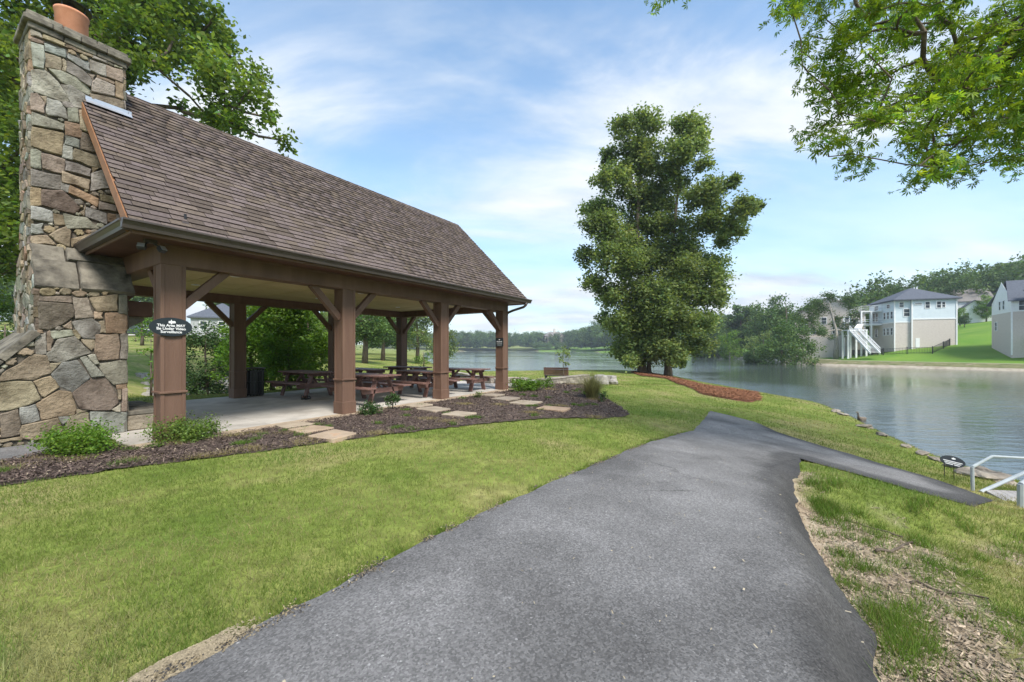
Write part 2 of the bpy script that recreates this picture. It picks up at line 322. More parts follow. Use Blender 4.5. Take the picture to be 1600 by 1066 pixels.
def dense_poly(poly, step, jit=0.0, seed=1):
    rg = np.random.default_rng(seed); out = []
    for i in range(len(poly)):
        a, b = poly[i], poly[(i+1) % len(poly)]; n = max(1, int(np.hypot(*(b-a))/step))
        for k in range(n): out.append(a + (b-a)*k/n + (rg.normal(0, jit, 2) if jit else 0))
    return np.array(out)
def sheet(name, poly, zfun, mat, step=0.25, bstep=0.12, jit=0.0, label=None, cat=None, kind='structure', near=None, tintf=None):
    b = dense_poly(poly, bstep, jit); b = b + (np.c_[wob(b[:, 0]+5, b[:, 1], 2.2), wob(b[:, 0], b[:, 1]+9, 2.2)]*.022 if jit else 0); x0, y0 = b.min(0); x1, y1 = b.max(0)
    gx, gy = np.meshgrid(np.arange(x0, x1, step), np.arange(y0, y1, step)); gx = gx.ravel() + RNG.uniform(-.2, .2, gx.size)*step; gy = gy.ravel() + RNG.uniform(-.2, .2, gy.size)*step
    k = inside(gx, gy, b) & (seg_dist(gx, gy, b) > step*0.35); pts = np.vstack([b, np.c_[gx[k], gy[k]]])
    n = len(b); r = mgeo.delaunay_2d_cdt([Vector(p) for p in pts], [(i, (i+1) % n) for i in range(n)], [], 1, 1e-5)
    vx = np.array([(p.x, p.y) for p in r[0]]); z = zfun(vx[:, 0], vx[:, 1], seg_dist(vx[:, 0], vx[:, 1], b))
    me = np_mesh(name, np.c_[vx, z], np.array([f for f in r[2] if len(f) == 3]), None if tintf is None else tintf(vx[:, 0], vx[:, 1], seg_dist(vx[:, 0], vx[:, 1], b)))
    me.polygons.foreach_set('use_smooth', [True]*len(me.polygons))
    o = obj(name, me, mat); return tag(o, label, cat, kind=kind)

# ------------------------------------------------------------------ the ground sheet
def axis(lo, hi, step, far, grow=1.16):
    a = list(np.arange(lo, hi + step/2, step)); s = step; x = a[-1]
    while x < far: s = min(s*grow, 1.3) if x < 125 else s*grow; x += s; a.append(x)
    s = step; x = a[0]; pre = []
    while x > -far: s *= grow; x -= s; pre.append(x)
    return np.array(pre[::-1] + a)
gxs = axis(-15, 17, 0.2, 760); gys = axis(0.4, 30, 0.2, 760)
GX, GY = np.meshgrid(gxs, gys); GZ = ground_z(GX.ravel(), GY.ravel())
gu, gv = to_uv(GX.ravel(), GY.ravel())
def dirt_mask(x, y):
    u, v = to_uv(x, y); e = -8.2 - v                       # metres beyond the asphalt's right edge
    w = 1.15 + 0.5*wob(x, y, .9) - 0.25*np.clip(u-2, 0, 3) + 0.9*np.clip(0.6-u, 0, 2)
    m = (e > 0) * sstep(w + .35, w - .35, e) * (u < 5.2)
    m2 = (e > 0) * sstep(.25, .75, wob(x+3, y-1, .62) + .35*wob(x, y, 2.3)) * (e < 5) * 0.75
    return np.clip(np.maximum(m, m2 * (u < 5)), 0, 1)
dm = dirt_mask(GX.ravel(), GY.ravel())
gd = seg_dist(GX.ravel(), GY.ravel(), LAKE); shore = sstep(1.0, 0.1, gd) * (GZ < -0.6)
nx, ny = len(gxs), len(gys); idx = np.arange(nx*ny).reshape(ny, nx)
F = np.stack([idx[:-1, :-1], idx[:-1, 1:], idx[1:, 1:], idx[1:, :-1]], -1).reshape(-1, 4)
gme = np_mesh('ground', np.c_[GX.ravel(), GY.ravel(), GZ], F, np.c_[np.maximum(dm, 0), shore, ((GX.ravel() > 30)*1.0)])
gme.polygons.foreach_set('use_smooth', [True]*len(gme.polygons))
def ground_material():
    m = bpy.data.materials.new('turf_ground'); m.use_nodes = True; t = m.node_tree; b = t.nodes['Principled BSDF']
    co = N(t, 'ShaderNodeTexCoord').outputs['Object']
    def noise(s, d=6.0, r=0.6):
        n = N(t, 'ShaderNodeTexNoise', i={'Scale': s, 'Detail': d, 'Roughness': r}); t.links.new(co, n.inputs['Vector']); return n.outputs[0]
    def mix(f, a, c):
        x = N(t, 'ShaderNodeMixRGB'); t.links.new(f, x.inputs[0])
        for k, q in ((1, a), (2, c)):
            if isinstance(q, tuple): x.inputs[k].default_value = (*q, 1)
            else: t.links.new(q, x.inputs[k])
        return x.outputs[0]
    g = ramp(t, noise(0.45), [(0.36, (0.125, 0.18, 0.032)), (0.5, (0.20, 0.235, 0.055)), (0.64, (0.30, 0.27, 0.11))])
    g2 = ramp(t, noise(6.0), [(0.35, 0.72), (0.65, 1.15)])
    x = N(t, 'ShaderNodeMixRGB', blend_type='MULTIPLY'); x.inputs[0].default_value = 1; t.links.new(g, x.inputs[1]); t.links.new(g2, x.inputs[2]); g = x.outputs[0]
    a = N(t, 'ShaderNodeVertexColor'); a.layer_name = 'tint'; s = N(t, 'ShaderNodeSeparateColor'); t.links.new(a.outputs[0], s.inputs[0])
    dirt = ramp(t, noise(5.0, 9), [(0.32, (0.17, 0.125, 0.085)), (0.5, (0.34, 0.265, 0.185)), (0.7, (0.47, 0.40, 0.30))])
    lw = ramp(t, noise(0.12), [(0.35, (0.095, 0.20, 0.028)), (0.65, (0.17, 0.26, 0.045))]); g = mix(s.outputs[2], g, lw)
    c = mix(s.outputs[0], g, dirt)
    mud = ramp(t, noise(3.0), [(0.35, (0.10, 0.08, 0.055)), (0.65, (0.22, 0.18, 0.13))])
    c = mix(s.outputs[1], c, mud)
    t.links.new(c, b.inputs['Base Color']); b.inputs['Roughness'].default_value = 0.95; b.inputs['Specular IOR Level'].default_value = 0.1
    bp = N(t, 'ShaderNodeBump', i={'Strength': 0.8, 'Distance': 0.04}); t.links.new(noise(22.0, 8), bp.inputs['Height']); t.links.new(bp.outputs[0], b.inputs['Normal'])
    return m
M['ground'] = ground_material()
tag(obj('ground', gme, M['ground']), kind='structure')

# ------------------------------------------------------------------ lake
def water_material(name, c, s1=1.6, st=0.30):
    m = bpy.data.materials.new(name); m.use_nodes = True; t = m.node_tree; b = t.nodes['Principled BSDF']
    b.inputs['Base Color'].default_value = (*c, 1); b.inputs['Roughness'].default_value = 0.04; b.inputs['IOR'].default_value = 1.42
    co = N(t, 'ShaderNodeTexCoord').outputs['Object']
    q = N(t, 'ShaderNodeMapping'); q.inputs['Scale'].default_value = (0.55, 1.6, 1); q.inputs['Rotation'].default_value = (0, 0, R(-20)); t.links.new(co, q.inputs[0])
    n = N(t, 'ShaderNodeTexNoise', i={'Scale': s1, 'Detail': 5.0, 'Roughness': 0.55}); t.links.new(q.outputs[0], n.inputs['Vector'])
    calm = N(t, 'ShaderNodeTexNoise', i={'Scale': 0.035, 'Detail': 3.0}); t.links.new(co, calm.inputs['Vector'])
    f = ramp(t, calm.outputs[0], [(0.4, 0.25), (0.62, 1.0)])
    h = math_node(t, 'MULTIPLY', n.outputs[0], f)
    bp = N(t, 'ShaderNodeBump', i={'Strength': st, 'Distance': 0.25}); t.links.new(h, bp.inputs['Height']); t.links.new(bp.outputs[0], b.inputs['Normal'])
    return m
M['water'] = water_material('lake_water', (0.065, 0.08, 0.08))
M['pond'] = water_material('creek_water', (0.03, 0.04, 0.03), 2.0, 0.05)
wv = np.array([(-750, -300), (750, -300), (750, 750), (-750, 750)], float)
tag(obj('lake_water', np_mesh('lake_water', np.c_[wv, np.full(4, WATER_Z)], [(0, 1, 2, 3)]), M['water']), kind='structure')
pc = np.array([(-10.5, 14.6), (-9.5, 17.5), (-14, 22.3), (-19, 27.5), (-23, 26), (-17, 19), (-13, 15.2)])
tag(obj('creek_water', np_mesh('creek_water', np.c_[pc, np.full(len(pc), -0.72)], [tuple(range(len(pc)))]), M['pond']), kind='structure')

# ------------------------------------------------------------------ path, walk, beds
M['asphalt'] = material('asphalt', (0.172, 0.165, 0.160), (0.25, 0.24, 0.234), 1.2, 0.88, 1.0, 130, c3=(0.13, 0.124, 0.12), s3=0.7, t3=(0.5, 0.68), bdist=0.012, spec=0.25, detail=12, tint=True)
def asphalt_speckle(m):
    t = m.node_tree; b = t.nodes['Principled BSDF']; co = N(t, 'ShaderNodeTexCoord').outputs['Object']
    v = N(t, 'ShaderNodeTexVoronoi', i={'Scale': 95.0}); t.links.new(co, v.inputs['Vector'])
    f = ramp(t, v.outputs['Color'], [(0.2, 0.66), (0.6, 1.0), (0.93, 1.35), (0.985, 2.2)])
    x = N(t, 'ShaderNodeMixRGB', blend_type='MULTIPLY'); x.inputs[0].default_value = 1
    t.links.new(b.inputs['Base Color'].links[0].from_socket, x.inputs[1]); t.links.new(f, x.inputs[2]); t.links.new(x.outputs[0], b.inputs['Base Color'])
asphalt_speckle(M['asphalt'])
def asphalt_cracks(m):
    t = m.node_tree; b = t.nodes['Principled BSDF']; co = N(t, 'ShaderNodeTexCoord').outputs['Object']
    n = N(t, 'ShaderNodeTexNoise', i={'Scale': 2.2, 'Detail': 6.0}); t.links.new(co, n.inputs['Vector'])
    q = N(t, 'ShaderNodeMixRGB'); q.inputs[0].default_value = .22; t.links.new(co, q.inputs[1]); t.links.new(n.outputs['Color'], q.inputs[2])
    v = N(t, 'ShaderNodeTexVoronoi', feature='DISTANCE_TO_EDGE', i={'Scale': 0.75}); t.links.new(q.outputs[0], v.inputs['Vector'])
    line = ramp(t, v.outputs['Distance'], [(0.0, 1.0), (0.006, 0.0)])
    k = N(t, 'ShaderNodeTexNoise', i={'Scale': 0.8, 'Detail': 2.0}); t.links.new(co, k.inputs['Vector'])
    f = math_node(t, 'MULTIPLY', math_node(t, 'MULTIPLY', line, ramp(t, k.outputs[0], [(0.5, 0.0), (0.6, 1.0)])), 0.6)
    x = N(t, 'ShaderNodeMixRGB', blend_type='MULTIPLY'); t.links.new(f, x.inputs[0]); t.links.new(b.inputs['Base Color'].links[0].from_socket, x.inputs[1]); x.inputs[2].default_value = (.25, .24, .23, 1); t.links.new(x.outputs[0], b.inputs['Base Color'])
asphalt_cracks(M['asphalt'])
M['mulch'] = material('mulch', (0.065, 0.045, 0.037), (0.13, 0.094, 0.077), 18, 0.95, 1.0, 55, c3=(0.17, 0.13, 0.09), s3=7, t3=(0.58, 0.72), bdist=0.03)
M['straw'] = material('pine_straw', (0.20, 0.085, 0.045), (0.32, 0.15, 0.085), 9, 0.95, 1.0, 60, c3=(0.12, 0.05, 0.03), s3=5, bdist=0.03)
M['gravel'] = material('pale_gravel', (0.36, 0.33, 0.30), (0.50, 0.46, 0.42), 8, 0.95, 0.5, 60)
def path_z(x, y, d):
    u, v = to_uv(x, y); right = sstep(-8.05, -8.45, v) * sstep(4.9, 3.9, u)
    lip = sstep(0.34, 0.0, d)
    return ground_z(x, y, cut=False) + 0.035 - lip * (0.02 + 0.24 * right) + 0.008*wob(x, y, .8)
def path_tint(x, y, d):                                  # the rough unrolled shoulder is a darker mix
    u, v = to_uv(x, y); w = .38 + .12*wob(x, y, 1.1); g = 1 - .52*sstep(w+.1, w-.1, d)*sstep(-7.6, -8.0, v) - .12*sstep(.2, .05, d) - .3*sstep(.55, .4, np.hypot((u-2.55)*.75, v+6.25)) + .05*wob(x, y, .7)
    return np.repeat(np.clip(g, .3, 1)[:, None], 3, 1)
sheet('path', path_poly, path_z, M['asphalt'], 0.11, 0.06, 0.004, tintf=path_tint)
sheet('side_walk', walk_poly, lambda x, y, d: ground_z(x, y, cut=False) + 0.012, M['asphalt'], 0.4, 0.2, tintf=lambda x, y, d: np.full((len(x), 3), .9))
sheet('mulch_bed', mulch_poly, lambda x, y, d: ground_z(x, y, cut=False) + 0.018 + 0.05*sstep(0, .5, d) * sstep(14, 9, y) * 0.4 + 0.012*wob(x, y, 3), M['mulch'], 0.16, 0.1, 0.02)
sheet('straw_bed', straw_poly, lambda x, y, d: ground_z(x, y, cut=False) + 0.012 + 0.03*sstep(0, .8, d), M['straw'], 0.3, 0.2, 0.04)
M['scrub'] = material('bank_scrub', (0.10, 0.115, 0.04), (0.19, 0.18, 0.085), 1.2, .95, .8, 9, c3=(0.25, 0.2, 0.14), s3=.8)
M['shore_tan'] = material('tan_shore', (0.30, 0.25, 0.19), (0.42, 0.37, 0.29), 1.5, .95, .5, 9)
def bank_strip(name, i0, i1, d0, d1, mat, lift):
    P = dense_poly(np.array(LAKE[i0:i1]), 1.5)[:-1]; P = P[:next((k for k in range(len(P)-1, 0, -1) if np.hypot(*(P[k]-LAKE[i1-1])) < 2.0), len(P))]
    T = np.gradient(P, axis=0); T /= np.linalg.norm(T, axis=1, keepdims=True); Nn = np.c_[T[:, 1], -T[:, 0]]
    if inside(np.array([P[5][0]+Nn[5][0]*2]), np.array([P[5][1]+Nn[5][1]*2]), LAKE)[0]: Nn = -Nn
    A, B = P+Nn*d0, P+Nn*d1; m = (A+B)/2; XY = np.vstack([A, m, B]); n = len(P); z = ground_z(XY[:, 0], XY[:, 1]) + lift
    Ff = [(r*n+k, r*n+k+1, (r+1)*n+k+1, (r+1)*n+k) for r in range(2) for k in range(n-1)]
    tag(obj(name, np_mesh(name, np.c_[XY, z], np.array(Ff)), M[mat]), kind='structure')
bank_strip('far_shore_stones', 26, 33, -.3, .4, 'shore_tan', .10); bank_strip('far_bank_scrub', 26, 33, .4, 3.0, 'scrub', .09); bank_strip('far_bank_path', 28, 33, 3.0, 3.9, 'shore_tan', .10)
sheet('gravel_patio', patio_far, lambda x, y, d: ground_z(x, y, cut=False) + 0.015, M['gravel'], 0.4, 0.3)
# ------------------------------------------------------------------ patio slab: panels with open joints
slab = empty('patio_slab', uv(0, 0), RZ); tag(slab, kind='structure')
ue = [-0.5, 1.55, 4.7, 7.83, 9.95]; ve = [0.0, 2.6, 5.75]
for i in range(4):
    for j in range(2):
        MB().box(ue[i]+.006, ue[i+1]-.006, ve[j]+.006, ve[j+1]-.006, -0.22, 0.0).build('slab_panel', M['concrete'], slab, bevel=0.006)
for i in range(4):
    MB().box(ue[i]+.006, ue[i+1]-.006, -0.45, -0.006, -0.22, 0.002).build('edge_band', M['concrete_tan'], slab, bevel=0.006)

# ------------------------------------------------------------------ pavilion
pav = empty('pavilion', uv(0, 0), RZ, 'brown timber picnic pavilion with steep shingled roof', 'pavilion')
H = POST/2
LEN = 3*COL_L
def post(i, j):
    p = MB().box(-H+.012, H-.012, -H+.012, H-.012, 0.0, BEAM_Z).build('post', M['brown'], pav, loc=(i*COL_L, j*PW, 0))
    for a in (-1, 1):
        for b in (-1, 1):                       # corner boards, leaving a recessed panel on each face
            x0, x1 = sorted((a*H, a*(H-.05))); y0, y1 = sorted((b*H, b*(H-.05)))
            MB().box(x0, x1, y0, y1, 0.0, BEAM_Z-.002).build('corner_board', M['brown'], p, bevel=0.003)
    MB().box(-H-.012, H+.012, -H-.012, H+.012, 0.0, 0.27).build('plinth', M['brown'], p, bevel=0.006)
    MB().box(-H-.02, H+.02, -H-.02, H+.02, 0.745, 0.78).build('band', M['brown'], p, bevel=0.005)
    return p
for i in range(4):
    for j in range(2): post(i, j)
# beams: two long, two short
for j in range(2):
    MB().box(-H-.004, LEN+H+.004, j*PW-H-.004, j*PW+H+.004, BEAM_Z, 3.10).build('long_beam', M['brown'], pav, bevel=0.006)
    MB().box(-H-.012, LEN+H+.012, j*PW-H-.016, j*PW+H+.016, 3.045, 3.075).build('beam_trim', M['brown'], pav)
for i in (0, 3):
    MB().box(i*COL_L-H-.002, i*COL_L+H+.002, H+.006, PW-H-.006, BEAM_Z+.003, 3.098).build('end_beam', M['brown'], pav, bevel=0.006)
# knee braces
def brace(x, y, dx, dy, run=0.62):
    a = (x + dx*(H-.02), y + dy*(H-.02), BEAM_Z - run - 0.03); b = (x + dx*(H+run), y + dy*(H+run), BEAM_Z + .02)
    MB().bar(a, b, 0.12, 0.13, up=(dy, dx, 0) if False else (0, 0, 1)).build('knee_brace', M['brown'], pav, bevel=0.004)
for j in range(2):
    for i in range(4):
        if i < 3: brace(i*COL_L, j*PW, 1, 0)
        if i > 0: brace(i*COL_L, j*PW, -1, 0)
for i in (0, 3):
    brace(i*COL_L, 0, 0, 1); brace(i*COL_L, PW, 0, -1)
# ceiling boards with dark gaps, recessed lights
MB().box(-H, LEN+H, -H+.02, PW+H-.02, 3.03, 3.05).build('ceiling_deck', M['batten'], pav)
nu, nv = 8, 4
for a in range(nu):
    for b in range(nv):
        x0 = H + (LEN-2*H)*a/nu; x1 = H + (LEN-2*H)*(a+1)/nu; y0 = H + (PW-2*H)*b/nv; y1 = H + (PW-2*H)*(b+1)/nv
        MB().box(x0+.012, x1-.012, y0+.012, y1-.012, 3.005, 3.028).build('ceiling_panel', M['ceiling'], pav)
for a in range(3):
    for b in (0.3, 0.7):
        MB().lathe([(0.085, 0.0), (0.085, -0.012), (0.055, -0.012), (0.05, 0.0)], 16, (COL_L*(a+.5), PW*b, 3.004)).build('ceiling_light', M['white'], pav)
# soffit, fascia, gutters
y0 = -OVV
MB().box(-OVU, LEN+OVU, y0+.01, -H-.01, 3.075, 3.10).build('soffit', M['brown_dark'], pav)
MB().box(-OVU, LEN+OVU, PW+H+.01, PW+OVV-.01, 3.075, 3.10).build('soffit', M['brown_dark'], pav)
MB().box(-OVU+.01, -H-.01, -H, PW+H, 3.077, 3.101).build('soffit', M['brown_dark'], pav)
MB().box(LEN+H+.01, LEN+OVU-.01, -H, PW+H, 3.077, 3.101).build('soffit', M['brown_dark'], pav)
MB().box(-OVU, LEN+OVU, y0-.012, y0+.012, 3.045, 3.15).build('fascia', M['brown'], pav)
MB().box(-OVU-.012, -OVU+.012, y0+.014, 1.83, 3.045, 3.15).build('fascia', M['brown'], pav)
MB().box(LEN+OVU-.012, LEN+OVU+.012, y0+.014, PW+OVV, 3.045, 3.15).build('fascia', M['brown'], pav)
gp = [(0, 0.075), (0, 0.205), (-0.02, 0.205), (-0.125, 0.2), (-0.125, 0.175), (-0.11, 0.165), (-0.085, 0.12), (-0.075, 0.075)]
MB().prism([(y0-.014+a, 3.01+b) for a, b in gp], 0, -OVU-.12, LEN+OVU+.1).build('gutter', M['gutter'], pav)
MB().prism([(-OVU-.014+a, 3.01+b) for a, b in gp], 1, y0-.018, 1.82).build('gutter', M['gutter'], pav)
dx = LEN + OVU - .12
dx = LEN+.42
MB().tube([(dx, y0-.06, 3.09), (dx, y0-.05, 3.0), (dx-.02, y0+.04, 2.93), (LEN+H+.14, -H-.12, 2.82), (LEN+H+.07, -H+.04, 2.75), (LEN+H+.055, -H+.09, 2.66), (LEN+H+.055, -H+.09, 0.12), (LEN+H+.1, -H+.0, 0.06), (LEN+H+.45, -H-.25, 0.05)],
          0.045, 8).build('downspout', M['gutter'], pav, smooth=True)
# gable walls and a ledge behind the end gutters
kk = (RIDGE_Z-EAVE_Z)/(PW/2+OVV)
for x in (-0.10, LEN+0.10):
    zz = EAVE_Z + kk*OVV - .06
    MB().prism([(0.0-H, 3.102), (PW+H, 3.102), (PW+H-.1, zz-.15), (PW/2, RIDGE_Z-.12), (-H+.1, zz-.15)], 0, x-.02, x+.02).build('gable_wall', M['rake'], pav)
# roof deck, rakes
ph = math.atan(kk); SL = (PW/2+OVV)/math.cos(ph)
roof = empty('roof', (0, 0, 0), 0, parent=pav)
n_ = Vector((0, -math.sin(ph), math.cos(ph))); e2 = Vector((0, math.cos(ph), math.sin(ph)))
def on_roof(u, s, h=0.0): return Vector((u, -OVV, EAVE_Z)) + e2*s + n_*h
dk = MB()
for sgn in (0, 1):
    q = []
    for u, s, h in ((-OVU, 0, -.05), (LEN+OVU, 0, -.05), (LEN+OVU, SL, -.05), (-OVU, SL, -.05), (-OVU, 0, -.012), (LEN+OVU, 0, -.012), (LEN+OVU, SL, -.012), (-OVU, SL, -.012)):
        p = on_roof(u, s, h); q.append((p.x, PW-p.y if sgn else p.y, p.z))
    dk.add(q, [(0,3,2,1),(4,5,6,7),(0,1,5,4),(1,2,6,5),(2,3,7,6),(3,0,4,7)])
dk.build('roof_deck', M['roof_under'], roof)
for x in (-OVU-.022, LEN+OVU+.022):
    for sgn in (0, 1):
        a = on_roof(x, -.02, -.085); b = on_roof(x, SL-.01, -.085)
        if sgn: a.y, b.y = PW-a.y, PW-b.y
        MB().bar(a, b, 0.035, 0.15).build('rake_board', M['rake'], roof)
# shingle tabs: the nearest 300 as single pieces, the others joined
def box_faces(): return [(0,3,2,1),(4,5,6,7),(0,1,5,4),(1,2,6,5),(2,3,7,6),(3,0,4,7)]
tints = []
for k in range(14):
    g = 0.72 + 0.55*RNG.random(); w = RNG.random()
    tints.append((g*(1.0+.06*w), g*(0.96+.05*w), g*(1.02-.14*w)))
unit = []
for k, tcol in enumerate(tints):
    b = MB().box(0, 1, 0, 1, 0, 1); unit.append(np_mesh('shingle', np.array(b.v), np.array(b.f), np.tile(tcol, (8, 1)))); unit[-1].materials.append(M['shingle']); unit[-1].materials.append(M['shingle_edge_shade']); unit[-1].polygons.foreach_set('material_index', [1, 0, 1, 1, 1, 1])
tabs = []
EXPO = 0.140; nrow = int(SL/EXPO)
for r_ in range(nrow+1):
    s = r_*EXPO - .02; x = -OVU - .03 - random.random()*.2
    while x < LEN+OVU+.02:
        w = random.choice((.2, .22, .25, .28, .31)); x2 = min(x+w, LEN+OVU+.03); x1 = max(x, -OVU-.03)
        if x2-x1 > .03:
            ln = min(EXPO*1.35, SL-s+.0); th = random.choice((.010, .011, .014, .015))
            if s*math.cos(ph)-OVV > 1.80 and x1 < -.1: x1 = -.1
            if x2-x1 > .02: tabs.append((x1+.003, x2-.003, s, ln, th, random.randrange(14)))
        x = x2 if x2 < x+w-1e-6 else x+w
cam_l = np.array([(0-O[0])*U[0]+(0-O[1])*U[1], (0-O[0])*V[0]+(0-O[1])*V[1], CAM_H])
def tab_key(t): p = on_roof((t[0]+t[1])/2, t[2]); return (p.x-cam_l[0])**2+(p.y-cam_l[1])**2+(p.z-cam_l[2])**2
tabs.sort(key=tab_key)
tilt = math.atan2(0.017, EXPO)
sv, sf, sc = [], [], []
for q, (x1, x2, s, ln, th, k) in enumerate(tabs):
    # frame of a tab: lower edge lifted on the course below
    ax = Vector((1, 0, 0)); ay = (e2 - n_*math.tan(tilt)).normalized(); an = ax.cross(ay); p0 = on_roof(x1, s, 0.004)
    p0 = p0 + n_*0.017
    if q < 300:
        o = bpy.data.objects.new('shingle', unit[k]); link(o, roof)
        mt = Matrix((ax*(x2-x1), ay*ln, an*th)).transposed().to_4x4(); mt.translation = p0; o.matrix_local = mt
    else:
        b0 = len(sv)
        for zz in (0, 1):
            for (i, j) in ((0, 0), (1, 0), (1, 1), (0, 1)): sv.append(p0 + ax*(x2-x1)*i + ay*ln*j + an*th*zz); sc.append(tints[k])
        sf += [tuple(i+b0 for i in f) for f in box_faces()]
rest = obj('shingles_rest', np_mesh('shingles_rest', np.array(sv), np.array(sf), np.array(sc)), M['shingle'], roof); rest.data.materials.append(M['shingle_edge_shade']); rest.data.polygons.foreach_set('material_index', [1, 0, 1, 1, 1, 1]*(len(sf)//6)); rest['kind'] = 'stuff'; rest.name = 'shingle_courses'
# back slope: courses joined
bv, bf, bc = [], [], []
for r_ in range(nrow+1):
    s = r_*EXPO - .02; x = -OVU-.03
    while x < LEN+OVU:
        w = random.choice((.2, .28, .34)); k = random.randrange(14); x2 = min(x+w, LEN+OVU+.03); b0 = len(bv); ay = (e2 - n_*math.tan(tilt)).normalized(); an = Vector((1, 0, 0)).cross(ay)
        for zz in (0, 1):
            for (i, j) in ((0, 0), (1, 0), (1, 1), (0, 1)):
                p = on_roof(x, s, .015) + Vector((1, 0, 0))*(x2-x)*i + ay*min(EXPO*1.35, SL-s)*j + an*.008*zz; bv.append((p.x, PW-p.y, p.z)); bc.append(tints[k])
        bf += [tuple(i+b0 for i in f) for f in box_faces()]; x += w
rb = obj('shingle_courses', np_mesh('shingle_courses', np.array(bv), np.array(bf)[:, ::-1], np.array(bc)), M['shingle'], roof); rb['kind'] = 'stuff'
x = -0.1
while x < LEN+OVU:
    x2 = min(x+.3, LEN+OVU+.03); k = random.randrange(14); zr = RIDGE_Z+.028
    me = MB().add([(x, PW/2-.15, zr-.15*kk+.006), (x2, PW/2-.15, zr-.15*kk), (x2, PW/2, zr), (x, PW/2, zr+.008), (x2, PW/2+.15, zr-.15*kk), (x, PW/2+.15, zr-.15*kk+.006)], [(0, 1, 2, 3), (3, 2, 4, 5)]).mesh('ridge_cap')
    a = me.color_attributes.new('tint', 'FLOAT_COLOR', 'POINT'); a.data.foreach_set('color', [*tints[k], 1]*6)
    o = obj('ridge_cap', me, M['shingle'], roof); m = o.modifiers.new('solid', 'SOLIDIFY'); m.thickness = .01; x = x2
MB().tube([on_roof(0.05, .32, .0), on_roof(0.05, .32, .0)+Vector((0, 0, .11))], .018, 8).build('vent_pipe', M['black_metal'], roof)
MB().box(-.02, .12, .1, .24, -.03, .03).build('vent_boot', M['gutter'], roof, loc=on_roof(0, .15, .02)+Vector((0, 0, 0)), rot=(ph, 0, 0), scale=(.6, .6, .3))

# floodlight under the soffit, signs on posts
fl = empty('floodlight', uv(-0.32, -0.3, 3.07), RZ, 'black twin-head floodlight under the eave corner beside the chimney', 'floodlight')
MB().box(-.07, .07, -.05, .05, -.045, .004).build('mount', M['gutter'], fl)
for s in (-1, 1):
    hd = MB().tube([(s*.03, -.02, -.04), (s*.09, -.05, -.09)], .014, 6).build('arm', M['black_metal'], fl)
    b = MB().box(-.05, .05, -.035, .035, -.045, .045).build('lamp_head', M['black_metal'], fl, loc=(s*.115, -.07, -.125), rot=(R(-35), 0, R(s*28)), bevel=.01)
    MB().box(-.042, .042, -.039, -.0352, -.036, .036).build('lens', M['flashing'], b)
FONT = bpy.data.curves.new('f', 'FONT')
def text_mesh(s, size, bold=0.0):
    c = bpy.data.curves.new('txt', 'FONT'); c.body = s; c.size = size; c.align_x = 'CENTER'; c.align_y = 'CENTER'; c.offset = bold; c.extrude = 0.0008
    o = bpy.data.objects.new('txt', c); col.objects.link(o); bpy.context.view_layer.update()
    me = bpy.data.meshes.new_from_object(o.evaluated_get(bpy.context.evaluated_depsgraph_get())); bpy.data.objects.remove(o); return me
def ell(a, b, n=40): return [(a*math.cos(2*math.pi*i/n), b*math.sin(2*math.pi*i/n)) for i in range(n)]
def emblem(parent, s, y, z):
    # little white star with a streaming tail
    P = [(-.5, .02), (-.32, .1), (-.46, .2), (-.12, .2), (0, .5), (.1, .22), (.45, .24), (.62, .14), (.6, 0), (.66, -.14), (.3, -.2), (.12, -.2), (0, -.45), (-.12, -.2), (-.44, -.22), (-.34, -.1)]
    return MB().prism([(a*s, z+b*s) for a, b in P], 1, y, y-.002).build('emblem', M['white'], parent)
sg = empty('oval_sign', uv(-0.035, -H-.01, 1.79), RZ, 'black oval sign about video surveillance on the nearest post', 'sign')
MB().prism(ell(.268, .147), 1, 0.004, -.016).build('plate', M['sign'], sg)
emblem(sg, .085, -.0165, .075)
for k, s in enumerate(('This Area MAY', 'Be Under Video', 'Surveillance')):
    obj('lettering', text_mesh(s, .056, .0012), M['white'], sg, loc=(0, -.018, .022-.05*k), rot=(R(90), 0, 0))
s2 = empty('post_notice', uv(LEN-H-.008, -.02, 1.68), RZ-R(90), 'small black rectangular notice on the farthest front post', 'sign')
MB().box(-.16, .16, -.012, 0.002, -.15, .15).build('plate', M['sign'], s2)
MB().prism([(-.035, .105), (.035, .105), (0, .06)], 1, -.0125, -.0145).build('emblem', M['white'], s2)
obj('lettering', text_mesh('PRIVATE', .062, .001), M['white'], s2, loc=(0, -.0135, .012), rot=(R(90), 0, 0))
MB().box(-.12, .12, -.0145, -.0125, -.052, -.046).build('rule', M['white'], s2)
for k in range(3): MB().box(-.11+.01*k, .11-.01*k, -.0145, -.0125, -.079-.024*k, -.072-.024*k).build('text_line', M['galv'], s2)

